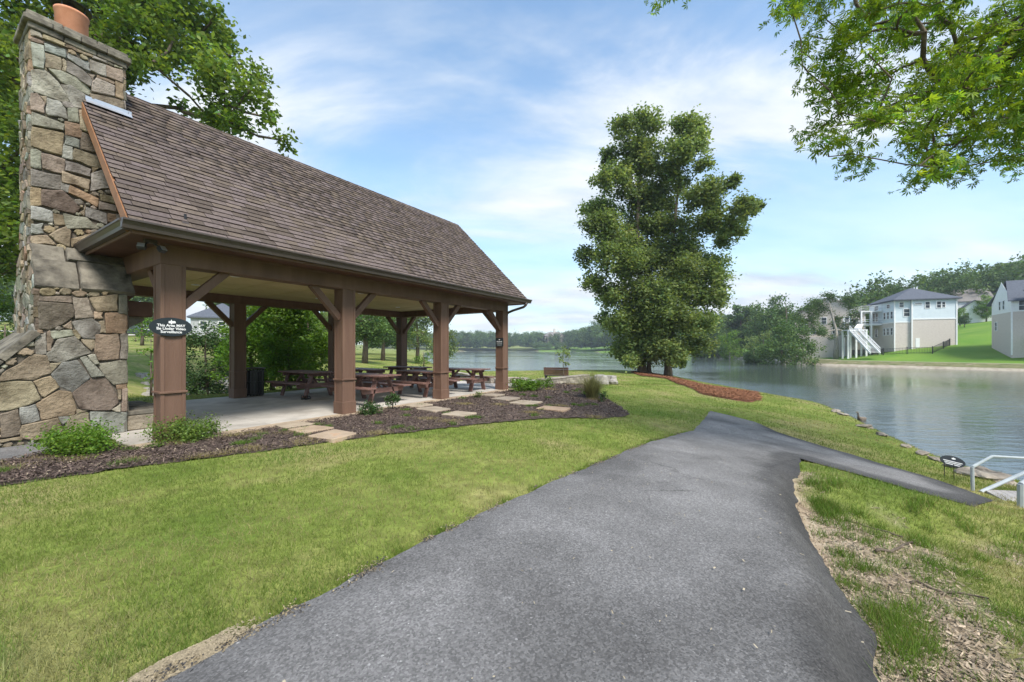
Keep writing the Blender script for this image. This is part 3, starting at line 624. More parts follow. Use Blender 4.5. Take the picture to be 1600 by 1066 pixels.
# ------------------------------------------------------------------ stone chimney
chim = empty('stone_chimney', uv(-0.7, PW/2), RZ, 'tall fieldstone chimney with clay flue at the pavilion end', 'chimney')
CU0, CU1 = -1.22+.7, -0.12+.7                       # local to the empty
CL1 = CU1-.07
UP, LO = 1.83-PW/2, 1.33-PW/2; UB, LB_ = 2.68-PW/2, 3.25-PW/2                       # front planes of shaft and base
SH0, SH1, TOP = 2.42, 3.12, 6.56
def clip(poly, nx_, ny_, c):
    out = []
    for i in range(len(poly)):
        p, q = poly[i], poly[(i+1) % len(poly)]; dp = nx_*p[0]+ny_*p[1]-c; dq = nx_*q[0]+ny_*q[1]-c
        if dp <= 0: out.append(p)
        if (dp < 0 < dq) or (dq < 0 < dp):
            t = dp/(dp-dq); out.append((p[0]+t*(q[0]-p[0]), p[1]+t*(q[1]-p[1])))
    return out
def cells(dom, rmin, rmax, seed, an=1.35):
    rg = random.Random(seed); xs = [p[0] for p in dom]; ys = [p[1] for p in dom]; S = []
    dp = np.array(dom)
    for k in range(2600):
        x, y = rg.uniform(min(xs), max(xs)), rg.uniform(min(ys), max(ys)); r = rmin + (rmax-rmin)*rg.random()**1.6*(1-k/4000)
        if not inside(np.array([x]), np.array([y]), dp)[0]: continue
        if all(((x-a)/an)**2+(y-b)**2 > (r*.62+c*.62)**2 for a, b, c in S): S.append((x, y, r))
    out = []
    for i, (x, y, r) in enumerate(S):
        poly = list(dom); X, Y = x/an, y
        for j, (a, b, c) in enumerate(S):
            if i == j or abs(a-x) > 2.2 or abs(b-y) > 2: continue
            A, B = a/an, b; nx_, ny_ = 2*(A-X), 2*(B-Y); cc = (A*A+B*B-c*c*.8) - (X*X+Y*Y-r*r*.8)
            poly = clip(poly, nx_/an, ny_, cc)
            if len(poly) < 3: break
        if len(poly) >= 3: out.append(poly)
    return out
PAL = dict(t=(.95, .84, .67), g=(1.0, .87, .66), p=(1.12, 1.08, 1.0), b=(.86, .92, .95), y=(.80, .80, .77), d=(.54, .48, .42), n=(.74, .63, .52), r=(.90, .69, .53), k=(.86, .75, .69), e=(.76, .77, .69))
def stone(poly, org, ax, ay, an, parent, seed, gap=.007, proud=.024, name='stone', mat=None, tone=None):
    rg = random.Random(seed); tone = tone or rg.choice('tgpbyydnnrketty'); c = np.mean(poly, axis=0); pts = []
    P = [np.array(p) for p in poly]
    P = [p for i, p in enumerate(P) if np.hypot(*(p-P[i-1])) > .025]
    if len(P) < 3: return
    area = .5*abs(sum(P[i-1][0]*P[i][1]-P[i][0]*P[i-1][1] for i in range(len(P))))
    if area < .0012: return
    for i in range(len(P)):                                     # soft corners, slightly wandering edges
        a, b, d = P[i-1], P[i], P[(i+1) % len(P)]
        pts.append(b + (a-b)*.11); pts.append(b + (c-b)*.02); pts.append(b + (d-b)*.11)
        m = (b+d)/2; pts.append(m + np.array([rg.gauss(0, .008), rg.gauss(0, .008)]))
    pts = np.array(pts); dirs = c - pts; L = np.maximum(np.hypot(dirs[:, 0], dirs[:, 1]), 1e-6)[:, None]; dirs = dirs/L
    pr = proud*(.55+.9*rg.random()); tx, ty = rg.gauss(0, .05), rg.gauss(0, .05)
    rings = []
    for inset, h in ((gap*.5, -.03), (gap*.6, pr*.55), (gap*.5+.013, pr)):
        q = pts + dirs*inset; rings.append((q, h))
    vs = []; n = len(pts)
    for q, h in rings:
        for x, y in q:
            hh = h + ((x-c[0])*tx + (y-c[1])*ty + .004*math.sin(x*23+y*17+seed) if h > 0 else 0); vs.append(org + ax*x + ay*y + an*hh)
    fs = []
    for k in range(2):
        for i in range(n): fs.append((k*n+i, k*n+(i+1) % n, (k+1)*n+(i+1) % n, (k+1)*n+i))
    fs.append(tuple(range(2*n, 3*n)))
    o = MB().add(vs, fs).build(name, mat or M['stone'], parent); k_ = rg.uniform(.82, 1.15); o.color = (*[q*k_*rg.uniform(.95, 1.05) for q in PAL[tone]], 1); return o
X_, Y_, Z_ = Vector((1, 0, 0)), Vector((0, 1, 0)), Vector((0, 0, 1))
D = PW/2                                                     # the chimney sits symmetrically about the ridge
core = MB().box(CU0+.02, CU1-.02, UP+.02, UB-.02, 2.2, TOP+.1).box(CU0+.02, CL1-.02, LO+.02, LB_-.02, -.15, SH0)
core.prism([(LO+.02, SH0-.01), (LB_-.02, SH0-.01), (UB-.02, SH1), (UP+.02, SH1)], 0, CU0+.02, CU1-.02)
core.prism([(CU0-1.0, -.15), (CU0+.04, -.15), (CU0+.04, 1.66), (CU0-1.0, .42)], 1, LO+.02, LB_-.02)
core.build('mortar_core', M['mortar'], chim)
sd = 100
TRACE_LOW = """0,520 265,515 330,660 150,730 0,755 t|0,510 30,440 270,290 385,300 425,440 280,495 n|280,515 420,470 490,560 370,640 335,610 g|430,455 520,355 640,338 745,480 605,600 490,545 b|390,285 480,165 620,140 690,215 755,275 640,315 500,355 400,340 y
680,165 785,160 788,235 760,250 700,195 t|795,125 985,115 990,325 820,335 790,260 n|1000,125 1058,120 1062,325 1000,322 y|670,320 720,305 870,465 760,475 b|730,300 790,290 825,365 790,370 p|820,370 1055,330 1060,520 945,535 880,470 e|605,610 750,490 890,475 975,640 980,690 910,750 670,740 d
970,545 1065,520 1065,570 975,575 r|975,580 1010,580 1005,660 985,660 t|1015,580 1062,575 1058,755 1010,760 n|925,745 1000,705 998,765 p|165,735 295,705 330,835 185,865 b|300,700 490,590 590,605 635,740 620,790 350,830 r|0,790 150,745 175,950 10,980 d|185,880 480,815 535,960 300,1000 180,985 t|490,810 585,805 525,870 y
590,800 735,770 755,890 730,960 545,970 550,880 t|750,765 1060,770 1060,930 760,960 765,880 b|640,745 735,755 640,785 t|420,365 505,358 430,435 t|300,130 380,110 385,280 300,285 y|392,110 415,90 440,170 420,260 392,255 n|415,95 590,85 610,130 440,160 e|600,90 640,80 672,130 655,160 625,135 g|530,60 590,10 600,75 t
600,20 760,-20 840,40 830,100 790,155 690,150 y|875,-55 1055,-50 1058,80 1040,115 885,110 r|825,20 865,10 885,105 835,105 n|0,1000 180,970 180,1000 0,1020 t"""
TRACE_LOW2 = """150,335 285,345 290,395 200,445 155,440 d|290,320 350,320 372,395 300,400 k|355,320 465,305 465,370 385,375 t|470,310 503,308 503,385 470,380 y|160,315 280,312 285,338 155,330 d|375,375 405,378 405,400 375,400 g|250,430 285,415 285,440 t"""
TRACE_UP = """245,200 335,220 350,315 250,290 p|360,235 545,320 535,390 360,320 t|545,320 630,350 635,425 545,390 n|640,360 765,400 765,475 640,430 g|775,405 890,450 890,530 770,485 y|895,460 950,480 950,550 895,530 y|955,490 1020,510 1015,575 955,555 e|255,310 365,350 365,370 255,340 n|255,350 365,385 360,580 275,555 b|375,365 540,415 545,485 375,430 b
375,445 505,490 505,590 375,560 t|570,450 745,520 745,590 690,570 570,490 b|515,500 550,515 545,600 515,590 t|550,530 580,515 690,590 765,670 750,725 690,690 555,600 y|755,500 880,545 880,640 755,590 y|885,545 1018,590 1018,690 890,640 k|405,580 520,600 640,650 755,750 745,790 520,690 p|260,590 370,590 450,660 500,720 575,845 540,855 265,755 p
770,690 805,655 955,715 950,800 765,765 p|730,615 790,630 775,680 k|810,630 945,680 945,700 810,650 n|960,680 1028,705 1028,830 965,805 g|505,710 590,715 705,790 710,910 610,890 560,790 p|750,785 960,825 1030,850 1035,930 760,830 n|245,775 310,780 370,860 365,940 245,910 k|340,805 385,810 380,865 t|390,820 495,840 540,890 560,990 400,960 385,920 b
525,855 590,860 605,900 550,895 y|565,900 650,910 655,1020 570,1010 e|660,920 720,930 745,1010 670,1000 t"""
TRACE_UP2 = """150,520 300,575 290,605 150,580 e|300,565 370,580 380,640 305,625 r|150,590 295,620 285,720 135,675 g|305,630 365,650 365,685 300,670 b|380,615 440,640 465,710 375,690 d|370,535 415,600 430,620 370,600 t|295,670 335,685 335,740 288,730 b|345,690 475,735 475,780 410,770 340,740 n|135,690 190,705 190,780 135,770 e|190,710 300,740 295,805 200,780 k
305,745 420,785 415,820 305,790 y|145,785 280,815 280,880 145,860 y|290,795 415,835 410,880 290,845 t|425,805 500,775 520,870 420,885 y|425,775 455,780 430,800 t|135,865 190,875 190,950 135,950 g|195,880 290,885 370,965 340,990 195,950 d|285,850 320,860 315,890 285,880 b|325,860 455,920 450,960 320,895 r|465,900 560,920 560,950 470,930 t
460,935 540,955 535,980 460,970 y|145,955 240,980 245,1030 145,1015 b|245,990 290,1000 300,1040 255,1040 g|295,990 400,1010 460,1060 310,1060 e|395,960 490,990 495,1040 400,1005 b|370,985 395,955 390,1000 t|500,990 535,995 535,1030 500,1025 r"""
TRACE_UP3 = """195,70 265,35 280,55 275,118 225,95 n|120,75 185,72 220,108 130,105 t|285,85 360,65 330,95 320,120 285,115 t|125,28 170,24 170,62 125,62 b"""
def traced(txt, ox, oy, sc, yloc):
    """stone outlines read off the photograph, laid on the chimney face y = yloc (metres, local)"""
    out = []; nrm = V; c0 = float((O + (yloc+PW/2)*V) @ V)
    for item in txt.replace('\n', '|').split('|'):
        w = item.split(); P = []
        for q in w[:-1]:
            a, b = q.split(','); d = pix_dir(ox+float(a)/sc, oy+float(b)/sc); t_ = c0/(d[0]*V[0]+d[1]*V[1]); u_, _ = to_uv(d[0]*t_, d[1]*t_); P.append((float(u_)+.7, CAM_H+d[2]*t_))
        out.append((P, w[-1]))
    return out
def grow(P, g=.011):
    c = np.mean(P, axis=0); return [tuple(np.array(p)+(np.array(p)-c)/max(1e-6, np.hypot(*(np.array(p)-c)))*g) for p in P]
def fit(P, lo_, hi_, z0, z1): return [(min(max(x, lo_), hi_), min(max(z, z0), z1)) for x, z in P]
low = [(fit(grow(P), CU0-1.0, CL1, 0.0, SH0-.01), t_) for P, t_ in traced(TRACE_LOW, 0, 500, 5.33, LO)+traced(TRACE_LOW2, 0, 340, 2.539, LO)]
up = [(fit(grow(P), CU0, CU1, SH1-.1, TOP-.005), t_) for P, t_ in traced(TRACE_UP, 0, 0, 5.33, UP)+traced(TRACE_UP2, 0, 0, 2.963, UP)+traced(TRACE_UP3, 0, 340, 2.539, UP)]
def fill_gaps(polys, dom, seed, rmax):
    """small rubble between the traced stones"""
    rg = np.random.default_rng(seed); dp = np.array(dom); lo_, hi_ = dp.min(0), dp.max(0); S = []
    P = rg.uniform(lo_, hi_, (9000, 2)); ok = inside(P[:, 0], P[:, 1], dp); P = P[ok]; d = seg_dist(P[:, 0], P[:, 1], dp)
    for q, _ in polys:
        q = np.array(q); d = np.minimum(d, seg_dist(P[:, 0], P[:, 1], q)); d = np.where(inside(P[:, 0], P[:, 1], q), -1, d)
    while True:
        k = int(np.argmax(d)); r_ = d[k]
        if r_ < .014 or len(S) > 150: break
        r_ = min(r_, rmax); S.append((P[k], r_)); d = np.minimum(d, np.hypot(P[:, 0]-P[k][0], P[:, 1]-P[k][1])-r_*1.02)
    return [([(float(c[0]+r_*1.18*(1.0+.12*rg.normal())*math.cos(a)), float(c[1]+r_*1.0*(1.0+.1*rg.normal())*math.sin(a))) for a in np.linspace(0, 2*math.pi, 7)[:-1]+rg.uniform(0, 1)], 'tynpge'[rg.integers(0, 6)]) for c, r_ in S]
low += fill_gaps(low, [(CU0-1.0, 0), (CL1, 0), (CL1, SH0), (CU0, SH0), (CU0, 1.68), (CU0-1.0, .45)], 3, .17)
up += fill_gaps(up, [(CU0, SH1-.1), (CU1, SH1-.1), (CU1, TOP), (CU0, TOP)], 4, .15)
for L_, yl in ((low, LO), (up, UP)):
    for P, t_ in L_: stone(P, Vector((0, yl, 0)), X_, Z_, -Y_, chim, sd, .0, .022, tone=t_); sd += 1
faces = [([(UP, SH1), (UB, SH1), (UB, TOP), (UP, TOP)], Vector((CU0, 0, 0)), Y_, Z_, -X_, .09, .2),
         ([(LO, 1.6), (LB_, 1.6), (LB_, SH0), (UB, SH1), (UP, SH1), (LO, SH0)], Vector((CU0, 0, 0)), Y_, Z_, -X_, .09, .2),
         ([(-1.2, .3), (LB_-.05, .3), (LB_-.05, 2.3), (-1.2, 2.3)], Vector((CL1, 0, 0)), Y_, Z_, X_, .1, .22),
         ([(UP, 5.6), (UB, 5.6), (UB, TOP), (UP, TOP)], Vector((CU1, 0, 0)), Y_, Z_, X_, .09, .2)]
for dom, org, ax, ay, an, r0, r1 in faces:
    for poly in cells(dom, r0, r1, sd):
        stone(poly, org, ax, ay, an, chim, sd*7+len(poly)); sd += 1
# sloping shoulder slabs, front
sl_a = (Vector((0, UP-LO, 0)) + Vector((0, 0, SH1-SH0))).normalized(); sl_n = Vector((0, -(SH1-SH0), UP-LO)).normalized(); sl_L = math.hypot(UP-LO, SH1-SH0)
for (a, b, s0, s1) in ((CU0-.03, CU0+.46, 0, .52), (CU0+.46, CU1+.03, 0, .56), (CU0-.02, CU0+.36, .52, sl_L), (CU0+.36, CU1+.02, .56, sl_L)):
    stone([(a, s0-.04 if s0 == 0 else s0), (b, s0-.04 if s0 == 0 else s0), (b, s1), (a, s1)], Vector((0, LO, SH0)), X_, sl_a, sl_n, chim, sd, .01, .06, 'shoulder_slab', M['cap_stone']); sd += 1
for sgn in (-1, 1):                                       # caps on the sloping outer wing
    e0, e1 = (LO-.05, LO+.28) if sgn < 0 else (LO+.30, LB_+.05)
    for k in range(3):
        t0, t1 = k/3, (k+1)/3; pa = Vector((CU0+.02-1.05*t0, 0, 1.70-1.25*t0)); pb = Vector((CU0+.02-1.05*t1, 0, 1.70-1.25*t1)); d_ = (pb-pa); nn = Vector((d_.z, 0, -d_.x)).normalized(); nn = nn if nn.z > 0 else -nn
        stone([(e0, 0), (e1, 0), (e1, d_.length), (e0, d_.length)], pa, Y_, d_.normalized(), nn, chim, sd, .01, .07, 'wing_cap', M['cap_stone']); sd += 1
# stepped cap
for k, (g, z0, z1) in enumerate(((.035, TOP, TOP+.1), (.085, TOP+.1, TOP+.19), (.05, TOP+.19, TOP+.27))):
    xs = np.linspace(CU0-g, CU1+g, 4+k % 2); ys = np.linspace(UP-g, UB+g, 3)
    for i in range(len(xs)-1):
        for j in range(2):
            jx, jz = random.uniform(-.006, .006), random.uniform(-.008, .004)
            MB().box(xs[i]+.003, xs[i+1]-.003, ys[j]+.003+jx, ys[j+1]-.003+jx, z0+.002, z1+jz).build('cap_stone', M['cap_stone'], chim, bevel=.012)
MB().lathe([(.195, 0), (.205, .01), (.205, .44), (.218, .455), (.218, .49), (.19, .495), (.182, .47), (.182, .1)], 28, ((CU0+CU1)/2-.04, -.38, TOP+.268)).build('flue_pot', M['clay'], chim, smooth=True)
fc = MB().lathe([(.02, .10), (.255, .0), (.26, .012), (.02, .12)], 24, ((CU0+CU1)/2-.04, -.38, TOP+.86)).build('flue_cap', M['black_metal'], chim)
for k in range(4):
    a = math.pi/4+k*math.pi/2; c_ = ((CU0+CU1)/2-.04+.19*math.cos(a), -.38+.19*math.sin(a))
    MB().tube([(*c_, TOP+.74), (*c_, TOP+.88)], .008, 6).build('cap_leg', M['black_metal'], chim)
# flashing where the shaft meets the roof, in the chimney's frame
f0, f1 = -0.62+.7, CU1+.09; zf = EAVE_Z + kk*(1.83+OVV)
MB().add([(f0, UP-.12, zf-.12*kk+.085), (f1, UP-.12, zf-.12*kk+.085), (f1, UP-.045, zf-.045*kk+.09), (f0, UP-.045, zf-.045*kk+.09), (f1, UP-.045, zf+.10), (f0, UP-.045, zf+.10)], [(0, 1, 2, 3), (3, 2, 4, 5)]).build('flashing', M['flashing'], chim)
MB().add([(CU1+.045, UP-.06, zf-.06*kk+.03), (CU1+.05, UP+.75, zf+.75*kk+.03), (CU1+.05, UP+.75, zf+.75*kk+.13), (CU1+.045, UP-.06, zf-.06*kk+.14)], [(0, 1, 2, 3)]).build('flashing', M['gutter'], chim)
# fireplace side: mantel, corbels, raised hearth
mt_ = MB().box(CL1+.0, CU1+.30, LO+.10, LB_-.10, 2.03, 2.30).build('mantel', M['brown_dark'], chim, bevel=.015)
for y in (LO+.3, LB_-.3):
    MB().prism([(CL1, 1.78), (CU1+.2, 1.96), (CU1+.2, 2.028), (CL1, 2.028)], 1, y-.09, y+.09).build('corbel', M['cap_stone'], chim)
MB().box(CL1+.012, CL1+.03, -.7, .2, .36, 1.3).build('firebox', M['batten'], chim)
for k in range(5):
    y0_, y1_ = LO+.06+k*(LB_-LO-.12)/5, LO+.06+(k+1)*(LB_-LO-.12)/5
    MB().box(CL1, CU1+.5, y0_+.008, y1_-.008, 0.002, .27).build('hearth_stone', M['stone'], chim, bevel=.02).color = (.9, .82, .7, 1)
    MB().box(CL1-.01, CU1+.55, y0_+.003, y1_-.003, .272, .35).build('hearth_cap', M['cap_stone'], chim, bevel=.012)
# ------------------------------------------------------------------ picnic tables (long axis across the pavilion)
def picnic_table():
    t = empty('picnic_table')
    Lh = 0.92
    for k in range(5): MB().box(-.375+.151*k, -.375+.151*k+.146, -Lh, Lh, .715, .755).build('top_plank', M['table'], t, bevel=.005)
    for s in (-1, 1):
        for k in range(2):
            x = s*(.535+.145*k); MB().box(x-.069, x+.069, -Lh, Lh, .42, .46).build('bench_plank', M['table'], t, bevel=.005)
    for e in (-1, 1):
        y = e*.60
        for s in (-1, 1): MB().bar((s*.42, y, 0.01), (s*.20, y, .712), .045, .14, up=(0, 1, 0)).build('leg', M['table'], t)
        c = MB().prism([(-.70, .38), (-.66, .29), (.66, .29), (.70, .38), (.70, .418), (-.70, .418)], 1, y+e*.026, y+e*.07).build('cross_rail', M['table'], t)
        MB().box(-.35, .35, y+e*.026, y+e*.07, .62, .713).build('top_cleat', M['table'], t)
        MB().bar((0, y-e*.04, .36), (0, e*.16, .70), .09, .04).build('diagonal_brace', M['table'], t)
    return t
T0 = picnic_table(); first = True
for (u, v, rot, lab) in ((4.62, 1.2, 3, 'reddish brown picnic table nearest the camera, partly behind the second front post'), (6.62, 1.12, -4, 'brown picnic table just left of the third front post'),
        (8.5, 1.05, 5, 'brown picnic table between the third and fourth front posts'), (4.5, 3.95, 2, 'brown picnic table standing apart at the left beside the trash can'),
        (6.45, 3.75, -3, 'back-row picnic table seen above the nearest table, half hidden'), (8.35, 3.7, 4, 'farthest back-row picnic table before the rear corner post')):
    t = T0 if first else copy_tree(T0); first = False
    t.location = uv(u, v, .002); t.rotation_euler = (0, 0, RZ+R(rot)); tag(t, lab, 'picnic table', 'picnic tables under the pavilion')
# sandals left under a table
sh = empty('sandals', uv(4.0, 3.12, .002), RZ+R(40), 'pair of black sandals with red straps on the slab by the left table', 'sandals')
for s in (-1, 1):
    sl_ = MB().prism([(-.12, -.035), (-.06, -.045), (.05, -.04), (.13, -.03), (.15, 0), (.12, .035), (.04, .045), (-.06, .035), (-.12, .03)], 2, 0, .035).build('sole', M['black_metal'], sh, loc=(.02*s, .07*s, 0), rot=(0, 0, R(8*s)))
    MB().tube([(.06, -.045, .03), (.06, -.02, .085), (.06, .02, .085), (.06, .045, .03)], .014, 6).build('strap', M['rake'] if s > 0 else M['black_metal'], sl_)
    MB().tube([(-.06, -.042, .03), (-.08, -.03, .11), (-.08, .03, .11), (-.06, .04, .03)], .012, 6).build('strap', M['black_metal'], sl_)
# slatted trash can
tp = uv(3.62, 5.35, 0.0)
tcn = empty('trash_can', (tp[0], tp[1], .002), 0, 'black slatted metal trash can beside a rear post', 'trash can')
MB().lathe([(.235, .05), (.25, .1), (.25, .74), (.235, .78)], 20).build('liner', M['black_metal'], tcn)
for k in range(20):
    a = 2*math.pi*k/20; MB().tube([(.27*math.cos(a), .27*math.sin(a), .02), (.27*math.cos(a), .27*math.sin(a), .78), (.31*math.cos(a), .31*math.sin(a), .84)], .014, 5).build('slat', M['black_metal'], tcn)
for z in (.06, .42, .76): MB().lathe([(.262, z-.02), (.285, z-.02), (.285, z+.02), (.262, z+.02)], 24).build('hoop', M['black_metal'], tcn)
MB().lathe([(.315, .825), (.33, .84), (.315, .86), (.2, .865), (.19, .85)], 24).build('rim', M['gutter'], tcn)

# ------------------------------------------------------------------ stepping stones
def flat_stone(u, v, w, d, rot, lab, grp):
    rg = random.Random(int(u*100+v*37)); pts = []
    for (a, b) in ((-1, -1), (1, -1), (1, 1), (-1, 1)):
        pts.append((a*w/2+rg.gauss(0, .03), b*d/2+rg.gauss(0, .03)))
    q = []
    for i in range(4):
        a, b = np.array(pts[i]), np.array(pts[(i+1) % 4]); q += [tuple(a+(b-a)*.06), tuple(a+(b-a)*.5+np.array([rg.gauss(0, .012), rg.gauss(0, .012)])), tuple(a+(b-a)*.94)]
    x, y, _ = uv(u, v); z = gz(x, y)
    o = MB().prism(q, 2, -.05, .055).build('stepping_stone', M['flag'], loc=(x, y, z+.012), rot=(R(rg.uniform(-1, 1)), R(rg.uniform(-1, 1)), RZ+R(rot)), bevel=.008)
    tag(o, lab, 'stepping stone', grp)
grp = ('stepping stones left of the second post', 'stepping stones before the third post', 'stepping stones before the fourth post')
for (u, v, w, d, r_, l, g) in ((1.58, -.68, .48, .5, 4, 'pale flagstone nearest the slab in the left group of three', 0), (1.52, -1.36, .5, .52, -3, 'middle pale flagstone of the left group of three', 0), (1.48, -2.1, .52, .6, 5, 'flagstone at the lawn edge of the left group of three', 0),
        (4.65, -.75, .5, .55, 3, 'pale flagstone nearest the slab in the middle group of three', 1), (4.4, -1.5, .48, .6, -4, 'middle flagstone of the middle group of three', 1), (4.25, -2.42, .56, .62, 6, 'orange tinted flagstone at the lawn edge of the middle group', 1),
        (7.5, -.95, .62, .62, 2, 'flagstone nearest the slab in the far row of four', 2), (7.08, -1.75, .66, .6, -5, 'second flagstone from the slab in the far row of four', 2), (6.82, -2.6, .7, .66, 3, 'third flagstone from the slab in the far row of four', 2), (6.45, -3.55, .62, .7, 8, 'pinkish flagstone at the lawn end of the far row of four', 2)):
    flat_stone(u, v, w, d, r_, l, grp[g])

# ------------------------------------------------------------------ fire pit, seat walls, bench, boulders
def block_wall(name, pts, h, th, courses, label, cat, closed=False, blen=.3, cap=True):
    c0 = np.mean(pts, axis=0); z0 = min(gz(*p) for p in pts) - .03
    t = empty(name, (c0[0], c0[1], z0), 0, label, cat)
    P = [np.array(p) for p in pts]
    if closed: P.append(P[0])
    seg = [np.hypot(*(P[i+1]-P[i])) for i in range(len(P)-1)]; tot = sum(seg); ch = h/courses
    def pt(s):
        for i, L in enumerate(seg):
            if s <= L or i == len(seg)-1: f = s/L; return P[i]+(P[i+1]-P[i])*f, (P[i+1]-P[i])/L
            s -= L
    for c in range(courses + (1 if cap else 0)):
        iscap = c == courses; s = 0.0 if c % 2 else -blen*.5
        while s < tot-.02:
            L = blen*(1.4 if iscap else random.uniform(.7, 1.25)); a, b = max(s, 0), min(s+L, tot)
            if b-a > .04:
                p, d = pt((a+b)/2); ang = math.atan2(d[1], d[0]); hw = th/2*(1.12 if iscap else 1)*random.uniform(.97, 1.03); zz = c*ch; hh = .055 if iscap else ch
                MB().box(-(b-a)/2+.004, (b-a)/2-.004, -hw, hw, zz+.003, zz+hh).build('cap_block' if iscap else 'block', M['block'], t, loc=(p[0]-c0[0], p[1]-c0[1], 0), rot=(0, 0, ang), bevel=.012)
            s += L
    return t
wl = on_plane(843, 601, 0); wr = on_plane(917, 594, -.05)
block_wall('seat_wall', [tuple(wl), tuple(wr)], .44, .32, 4, 'low tan block seat wall right of the pavilion with bench behind', 'wall')
a0 = on_plane(715, 585, -.2); a1 = on_plane(745, 588, -.1); a2 = on_plane(771, 590, -.05)
block_wall('seat_wall', [tuple(a0), tuple(a1), tuple(a2)], .42, .32, 4, 'low block seat wall seen behind the right-hand picnic table', 'wall')
fpx = on_plane(800, 593, 0); ring = [(fpx[0]+.74*math.cos(a), fpx[1]+.5+.74*math.sin(a)) for a in np.linspace(0, 2*math.pi, 17)[:-1]]
block_wall('fire_pit', ring, .33, .24, 3, 'round tan block fire pit beside the farthest front post', 'fire pit', True, .3)
bx, by = at(869, 578, 21.3).x, 21.3
bn = empty('park_bench', (bx, by, gz(bx, by)), R(-14), 'brown slatted park bench facing the lake, seen from behind', 'bench')
for k in range(4): MB().box(-.66, .66, .02+.11*k, .11+.11*k, .43, .46).build('seat_slat', M['brown_dark'], bn)
for k in range(4): MB().box(-.66, .66, -.05-.015*k, -.02-.015*k, .5+.1*k, .59+.1*k).build('back_slat', M['brown_dark'], bn)
for s in (-1, 1):
    MB().box(s*.58-.03, s*.58+.03, -.01, .05, 0, .44).build('leg', M['black_metal'], bn); MB().box(s*.58-.03, s*.58+.03, .40, .46, 0, .43).build('leg', M['black_metal'], bn)
    MB().bar((s*.58, .0, .4), (s*.58, -.08, .92), .04, .03).build('back_post', M['black_metal'], bn)
def boulder(name, x, y, sx, sy, sz, label, cat='boulder', mat=None, seed=0, group=None, sink=.25):
    bm = bmesh.new(); bmesh.ops.create_icosphere(bm, subdivisions=3, radius=1); rg = random.Random(seed)
    ph_ = [rg.uniform(0, 6) for _ in range(6)]
    for v in bm.verts:
        c = v.co; k = 1+.2*math.sin(3*c.x+ph_[0])*math.cos(2.6*c.y+ph_[1])+.14*math.sin(5*c.z+ph_[2]+2*c.x)+.08*math.sin(8*c.y+6*c.x+ph_[3])+rg.gauss(0, .02)
        v.co = Vector((c.x*k*sx, c.y*k*sy, max(-.9, min(.8, c.z*k))*sz))
    me = bpy.data.meshes.new(name); bm.to_mesh(me); bm.free()
    o = obj(name, me, mat or M['boulder'], loc=(x, y, gz(x, y)+sz*(.72-sink)), rot=(0, 0, rg.uniform(0, 6))); return tag(o, label, cat, group)
for (px, py, s, lab) in ((924, 594, (.42, .3, .28), 'flat pale boulder touching the end of the seat wall'), (938, 597, (.5, .36, .34), 'largest pale white boulder beyond the seat wall end'), (955, 596, (.4, .32, .32), 'squarish grey boulder, rightmost by the seat wall end')):
    p = on_plane(px, py, -.08); boulder('boulder', p[0], p[1], *s, lab, seed=px, group='boulders at the seat wall')

# ------------------------------------------------------------------ dock, yard sign, shore rocks
p0 = hit(1521, 768); zb = gz(*p0)
dock = empty('dock_gangway', (p0[0], p0[1], zb), 0, 'grey gangway with pale metal handrail leading down to the lake', 'dock')
def dl(px, py, Y): q = at(px, py, Y); return (q.x-p0[0], q.y-p0[1], q.z-zb)
Y0 = p0[1]
MB().tube([dl(1520, 767, Y0), dl(1519, 730, Y0)], .022, 8).build('rail_post', M['galv'], dock)
MB().tube([dl(1519, 730, Y0), dl(1550, 713, Y0+1.3), dl(1640, 718, Y0+1.35)], .022, 8).build('top_rail', M['galv'], dock)
MB().tube([dl(1532, 769, Y0-.05), dl(1600, 739, Y0+.15), dl(1680, 705, Y0+.35)], .026, 8).build('lower_rail', M['galv'], dock)
MB().tube([dl(1595, 806, Y0-.75), dl(1595, 757, Y0-.75)], .035, 8).build('rail_post', M['galv'], dock)
MB().tube([dl(1595, 757, Y0-.75), dl(1700, 690, Y0-.3)], .03, 8).build('top_rail', M['galv'], dock)
da = np.array(dl(1536, 772, Y0-.02)); db = np.array(dl(1590, 803, Y0-.7)); dr = np.array([1.0, .18, -.10])
for k in range(16):
    o_ = da + dr*(.02+.145*k)+np.array([0, 0, .07]); q_ = db + dr*(.02+.145*k)+np.array([0, 0, .07]); w = dr*.137
    lo = np.array([0, 0, -.035])
    MB().add([o_+lo, o_+w+lo, q_+w+lo, q_+lo, o_, o_+w, q_+w, q_], box_faces()).build('deck_plank', M['deck'], dock)
ys = hit(1485, 748); ysz = gz(*ys)
yd = empty('oval_yard_sign', (ys[0], ys[1], ysz), R(-28), 'small black oval sign on two stakes in grass by the dock', 'sign')
MB().prism([(a, .31+b) for a, b in ell(.165, .095)], 1, -.008, .008).build('plate', M['sign'], yd, rot=(R(-18), R(12), 0))
pl = yd.children[0]; emblem(pl, .05, -.0085, .36)
for k in range(3): MB().box(-.125+.015*k, .125-.015*k, -.0105, -.0085, .30-.026*k, .312-.026*k).build('text_line', M['white'], pl)
for s in (-1, 1): MB().tube([(s*.06, .03, -.05), (s*.06-.02, -.0, .26)], .006, 6).build('stake', M['black_metal'], yd)
rk = [(1523, 741, .28), (1560, 748, .34), (1536, 735, .2), (1490, 728, .16), (1462, 716, .14), (1440, 706, .16), (1415, 695, .13), (1378, 677, .16), (1352, 664, .2), (1306, 640, .22), (1316, 645, .16)]
